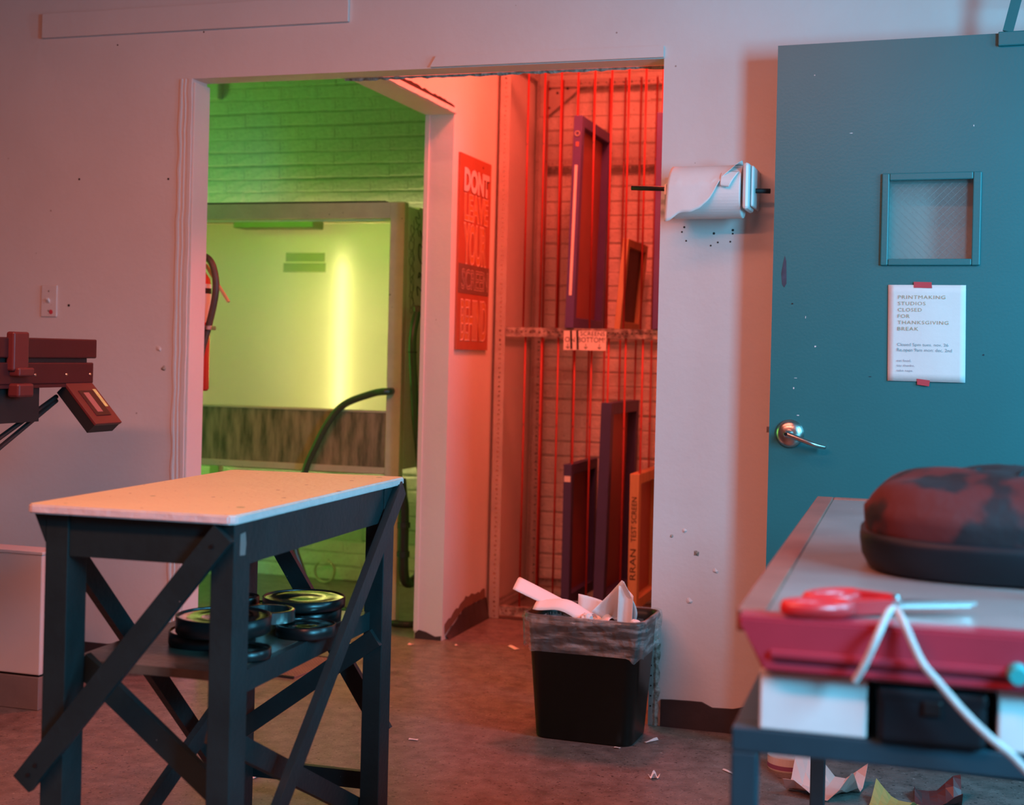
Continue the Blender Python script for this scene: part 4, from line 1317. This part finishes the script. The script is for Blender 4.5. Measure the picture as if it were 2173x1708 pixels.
o = obj('twine', tube(B(), [(-.112, -2.535, .762), (-.100, -2.538, .785), (-.085, -2.535, .822), (-.074, -2.505, .846), (-.066, -2.49, .848), (-.055, -2.52, .838), (-.033, -2.538, .796), (-.012, -2.542, .772), (.02, -2.545, .738), (.05, -2.55, .712), (.085, -2.55, .684), (.14, -2.55, .62), (.17, -2.55, .50)], .0048, 10), 'cord')
tag(o, 'white cord draped from the scissors over the red press rail', 'cord')
# cloth bag / cushion
bgd = thing('quilted_bag', 'dark red and black quilted bag lying on the press bed', 'bag', (0.10, -1.93, 0.832), R(2))
bm = B()
nu, nv = 40, 20
rows = []
for j in range(nv + 1):
    t = j / nv
    row = []
    for i in range(nu):
        a = 2 * math.pi * i / nu
        ca_, sa_ = math.cos(a), math.sin(a)
        sq = lambda c, e: math.copysign(abs(c) ** e, c)
        rr = math.cos((t ** 1.5) * math.pi / 2) ** .62 if t < 1 else 0
        x = .245 * sq(ca_, .7) * (rr if t > .35 else 1 - .06 * (1 - t / .35) + (rr - 1) * t / .35 * .5)
        y = .20 * sq(sa_, .7) * (rr if t > .35 else 1 - .06 * (1 - t / .35) + (rr - 1) * t / .35 * .5)
        z = .160 * math.sin(min(1, t * 1.02) * math.pi / 2) ** .9 + .012 * math.sin(x * 22 + 1) * t * (1 - t)
        z += .006 * math.sin(x * 40 + y * 31) * t
        row.append(bm.verts.new((x, y, max(0, z))))
    rows.append(row)
for a, b in zip(rows, rows[1:]):
    for k in range(nu):
        bm.faces.new((a[k], a[(k + 1) % nu], b[(k + 1) % nu], b[k]))
bm.faces.new(rows[0][::-1])
bmesh.ops.remove_doubles(bm, verts=bm.verts, dist=1e-4)
obj('bag_body', bm, 'quilt', bgd, True)
bm = B()
loft(bm, [[(.243 * math.copysign(abs(math.cos(a)) ** .7, math.cos(a)) * s, .199 * math.copysign(abs(math.sin(a)) ** .7, math.sin(a)) * s, z) for a in [2 * math.pi * k / 48 for k in range(48)]] for s, z in ((.955, .0), (1.0, .02), (1.015, .045), (1.01, .058), (.96, .060))])
obj('dark_band', bm, 'blackbox', bgd, True)
for k in range(-2, 3):
    pts = []
    for i in range(9):
        t = i / 8
        y = -.15 + .26 * t
        x = k * .075 + .05 * t - .02
        z = .155 * max(0.05, (1 - (abs(x) / .25) ** 2.6)) ** .5 * max(.05, (1 - (abs(y) / .205) ** 2.6)) ** .5
        pts.append((x, y, z + .004))
    obj('quilt_seam', tube(B(), pts, .004, 6, 2), 'blackbox', bgd, True)

# cardboard leaning between stand and wall
o = obj('cardboard_tube', tube(B(), [(-.315, -2.30, .55), (-.29, -2.30, .64), (-.262, -2.28, .73)], .016, 12, 1), 'cardboard')
o.location = (0, 0, 0)
o.parent = None
bpy.data.objects.remove(o)
cbd = obj('cardboard_sheet', bar(B(), (-.44, -.55, 0.002), (-.44, -.34, .62), .19, .006, (0.25, 1, .3)), 'cardboard')
bpy.data.objects.remove(cbd)

# floor things
o = thing('round_tin', 'shallow white round tin with a purple band under the stand', 'tin', (-0.43, -0.305, 0))
obj('tin_body', lathe(B(), [(0, 0), (.056, 0), (.058, .004), (.058, .034), (0, .034)], 36), 'plastic_white', o, False)
obj('label_band', lathe(B(), [(.0585, .006), (.0585, .018)], 36), 'purplelabel', o, True)
obj('tin_rim', lathe(B(), [(.052, .034), (.058, .034), (.058, .038), (.052, .038)], 36, (0, 0, 0), 'Z', True), 'plastic_white', o)
def floor_paper(name, label, x, y, w, d, h, m, seed, group=None, cat='paper'):
    g = random.Random(seed)
    a0 = g.uniform(0, 6)
    a1, a2 = g.uniform(3, 7), g.uniform(3, 7)
    def f(u, v):
        px_, py_ = (u - .5) * w, (v - .5) * d
        z = .002 + h * (.5 + .5 * math.sin(u * a1 + v * 2 + a0)) * (.5 + .5 * math.sin(v * a2 + a0 * 2))
        c, s = math.cos(a0), math.sin(a0)
        return (x + px_ * c - py_ * s, y + px_ * s + py_ * c, z)
    o = sheet(name, f, 7, 6, m, None, .0008, False)
    return tag(o, label, cat, group)
floor_paper('crumpled_paper', 'large crumpled pink paper on the floor under the stand', -.31, -.47, .22, .18, .13, 'pinkpaper', 3)
floor_paper('crumpled_paper', 'crumpled ochre paper on the floor beside the pink paper', -.13, -.58, .16, .12, .07, 'yellowpaper', 4)
floor_paper('crumpled_paper', 'dark red crumpled paper on the floor right of the ochre paper', -.02, -.45, .14, .12, .06, 'device_red', 6)
DG = 'paper scraps on the studio floor'
for i, (x, y, w, d, h, m, lab) in enumerate((
        (-1.638, .912, .07, .022, .004, 'paper', 'flat oblong paper scrap on the red lit floor'),
        (-.767, -.549, .026, .022, .018, 'paper', 'bright folded white scrap alone on the grey floor'),
        (-.850, -.19, .008, .055, .006, 'paper', 'thin white strip beside the foot of the bin'),
        (-.577, -.416, .060, .010, .003, 'paper', 'thin white strip next to the stand leg'),
        (-2.03, .80, .024, .014, .006, 'pinkpaper', 'small plaster crumb in front of the partition post'),
        (-1.86, .86, .016, .012, .005, 'pinkpaper', 'tiny crumb just right of the partition post'),
        (-1.78, -.95, .030, .014, .003, 'paper', 'small white scrap under the work table'),
        (-2.72, .02, .05, .03, .016, 'paper', 'curled scrap near the foot of the left wall'),
        (-2.50, .05, .04, .03, .02, 'pinkpaper', 'curled scrap under the left jamb'),
        (-1.52, -.45, .028, .012, .002, 'paper', 'faint scrap on the floor right of the work table'),
        (-1.13, .02, .020, .012, .003, 'paper', 'pale chip on the floor left of the bin'),
        (-.93, -.30, .018, .012, .003, 'paper', 'pale chip in front of the bin'))):
    floor_paper('paper_scrap', lab, x, y, w, d, h, m, 20 + i, DG, 'scrap')
# floor mat of square mesh
mt_ = thing('floor_mat', 'small square mesh floor mat behind the work table', 'mat', (-2.30, 0.28, 0), R(-6))
bm = B()
for i in range(17):
    a = -.12 + .24 * i / 16
    box(bm, a - .0025, a + .0025, -.16, .16, .001, .007)
for i in range(21):
    a = -.16 + .32 * i / 20
    box(bm, -.12, .12, a - .0025, a + .0025, .0012, .0068)
obj('mesh_grid', bm, 'matgrid', mt_)['kind'] = 'stuff'
bxo('mat_edge', 'rubber', mt_, -.125, .125, -.168, -.160, .001, .009)
bxo('mat_edge', 'rubber', mt_, -.125, .125, .160, .168, .001, .009)
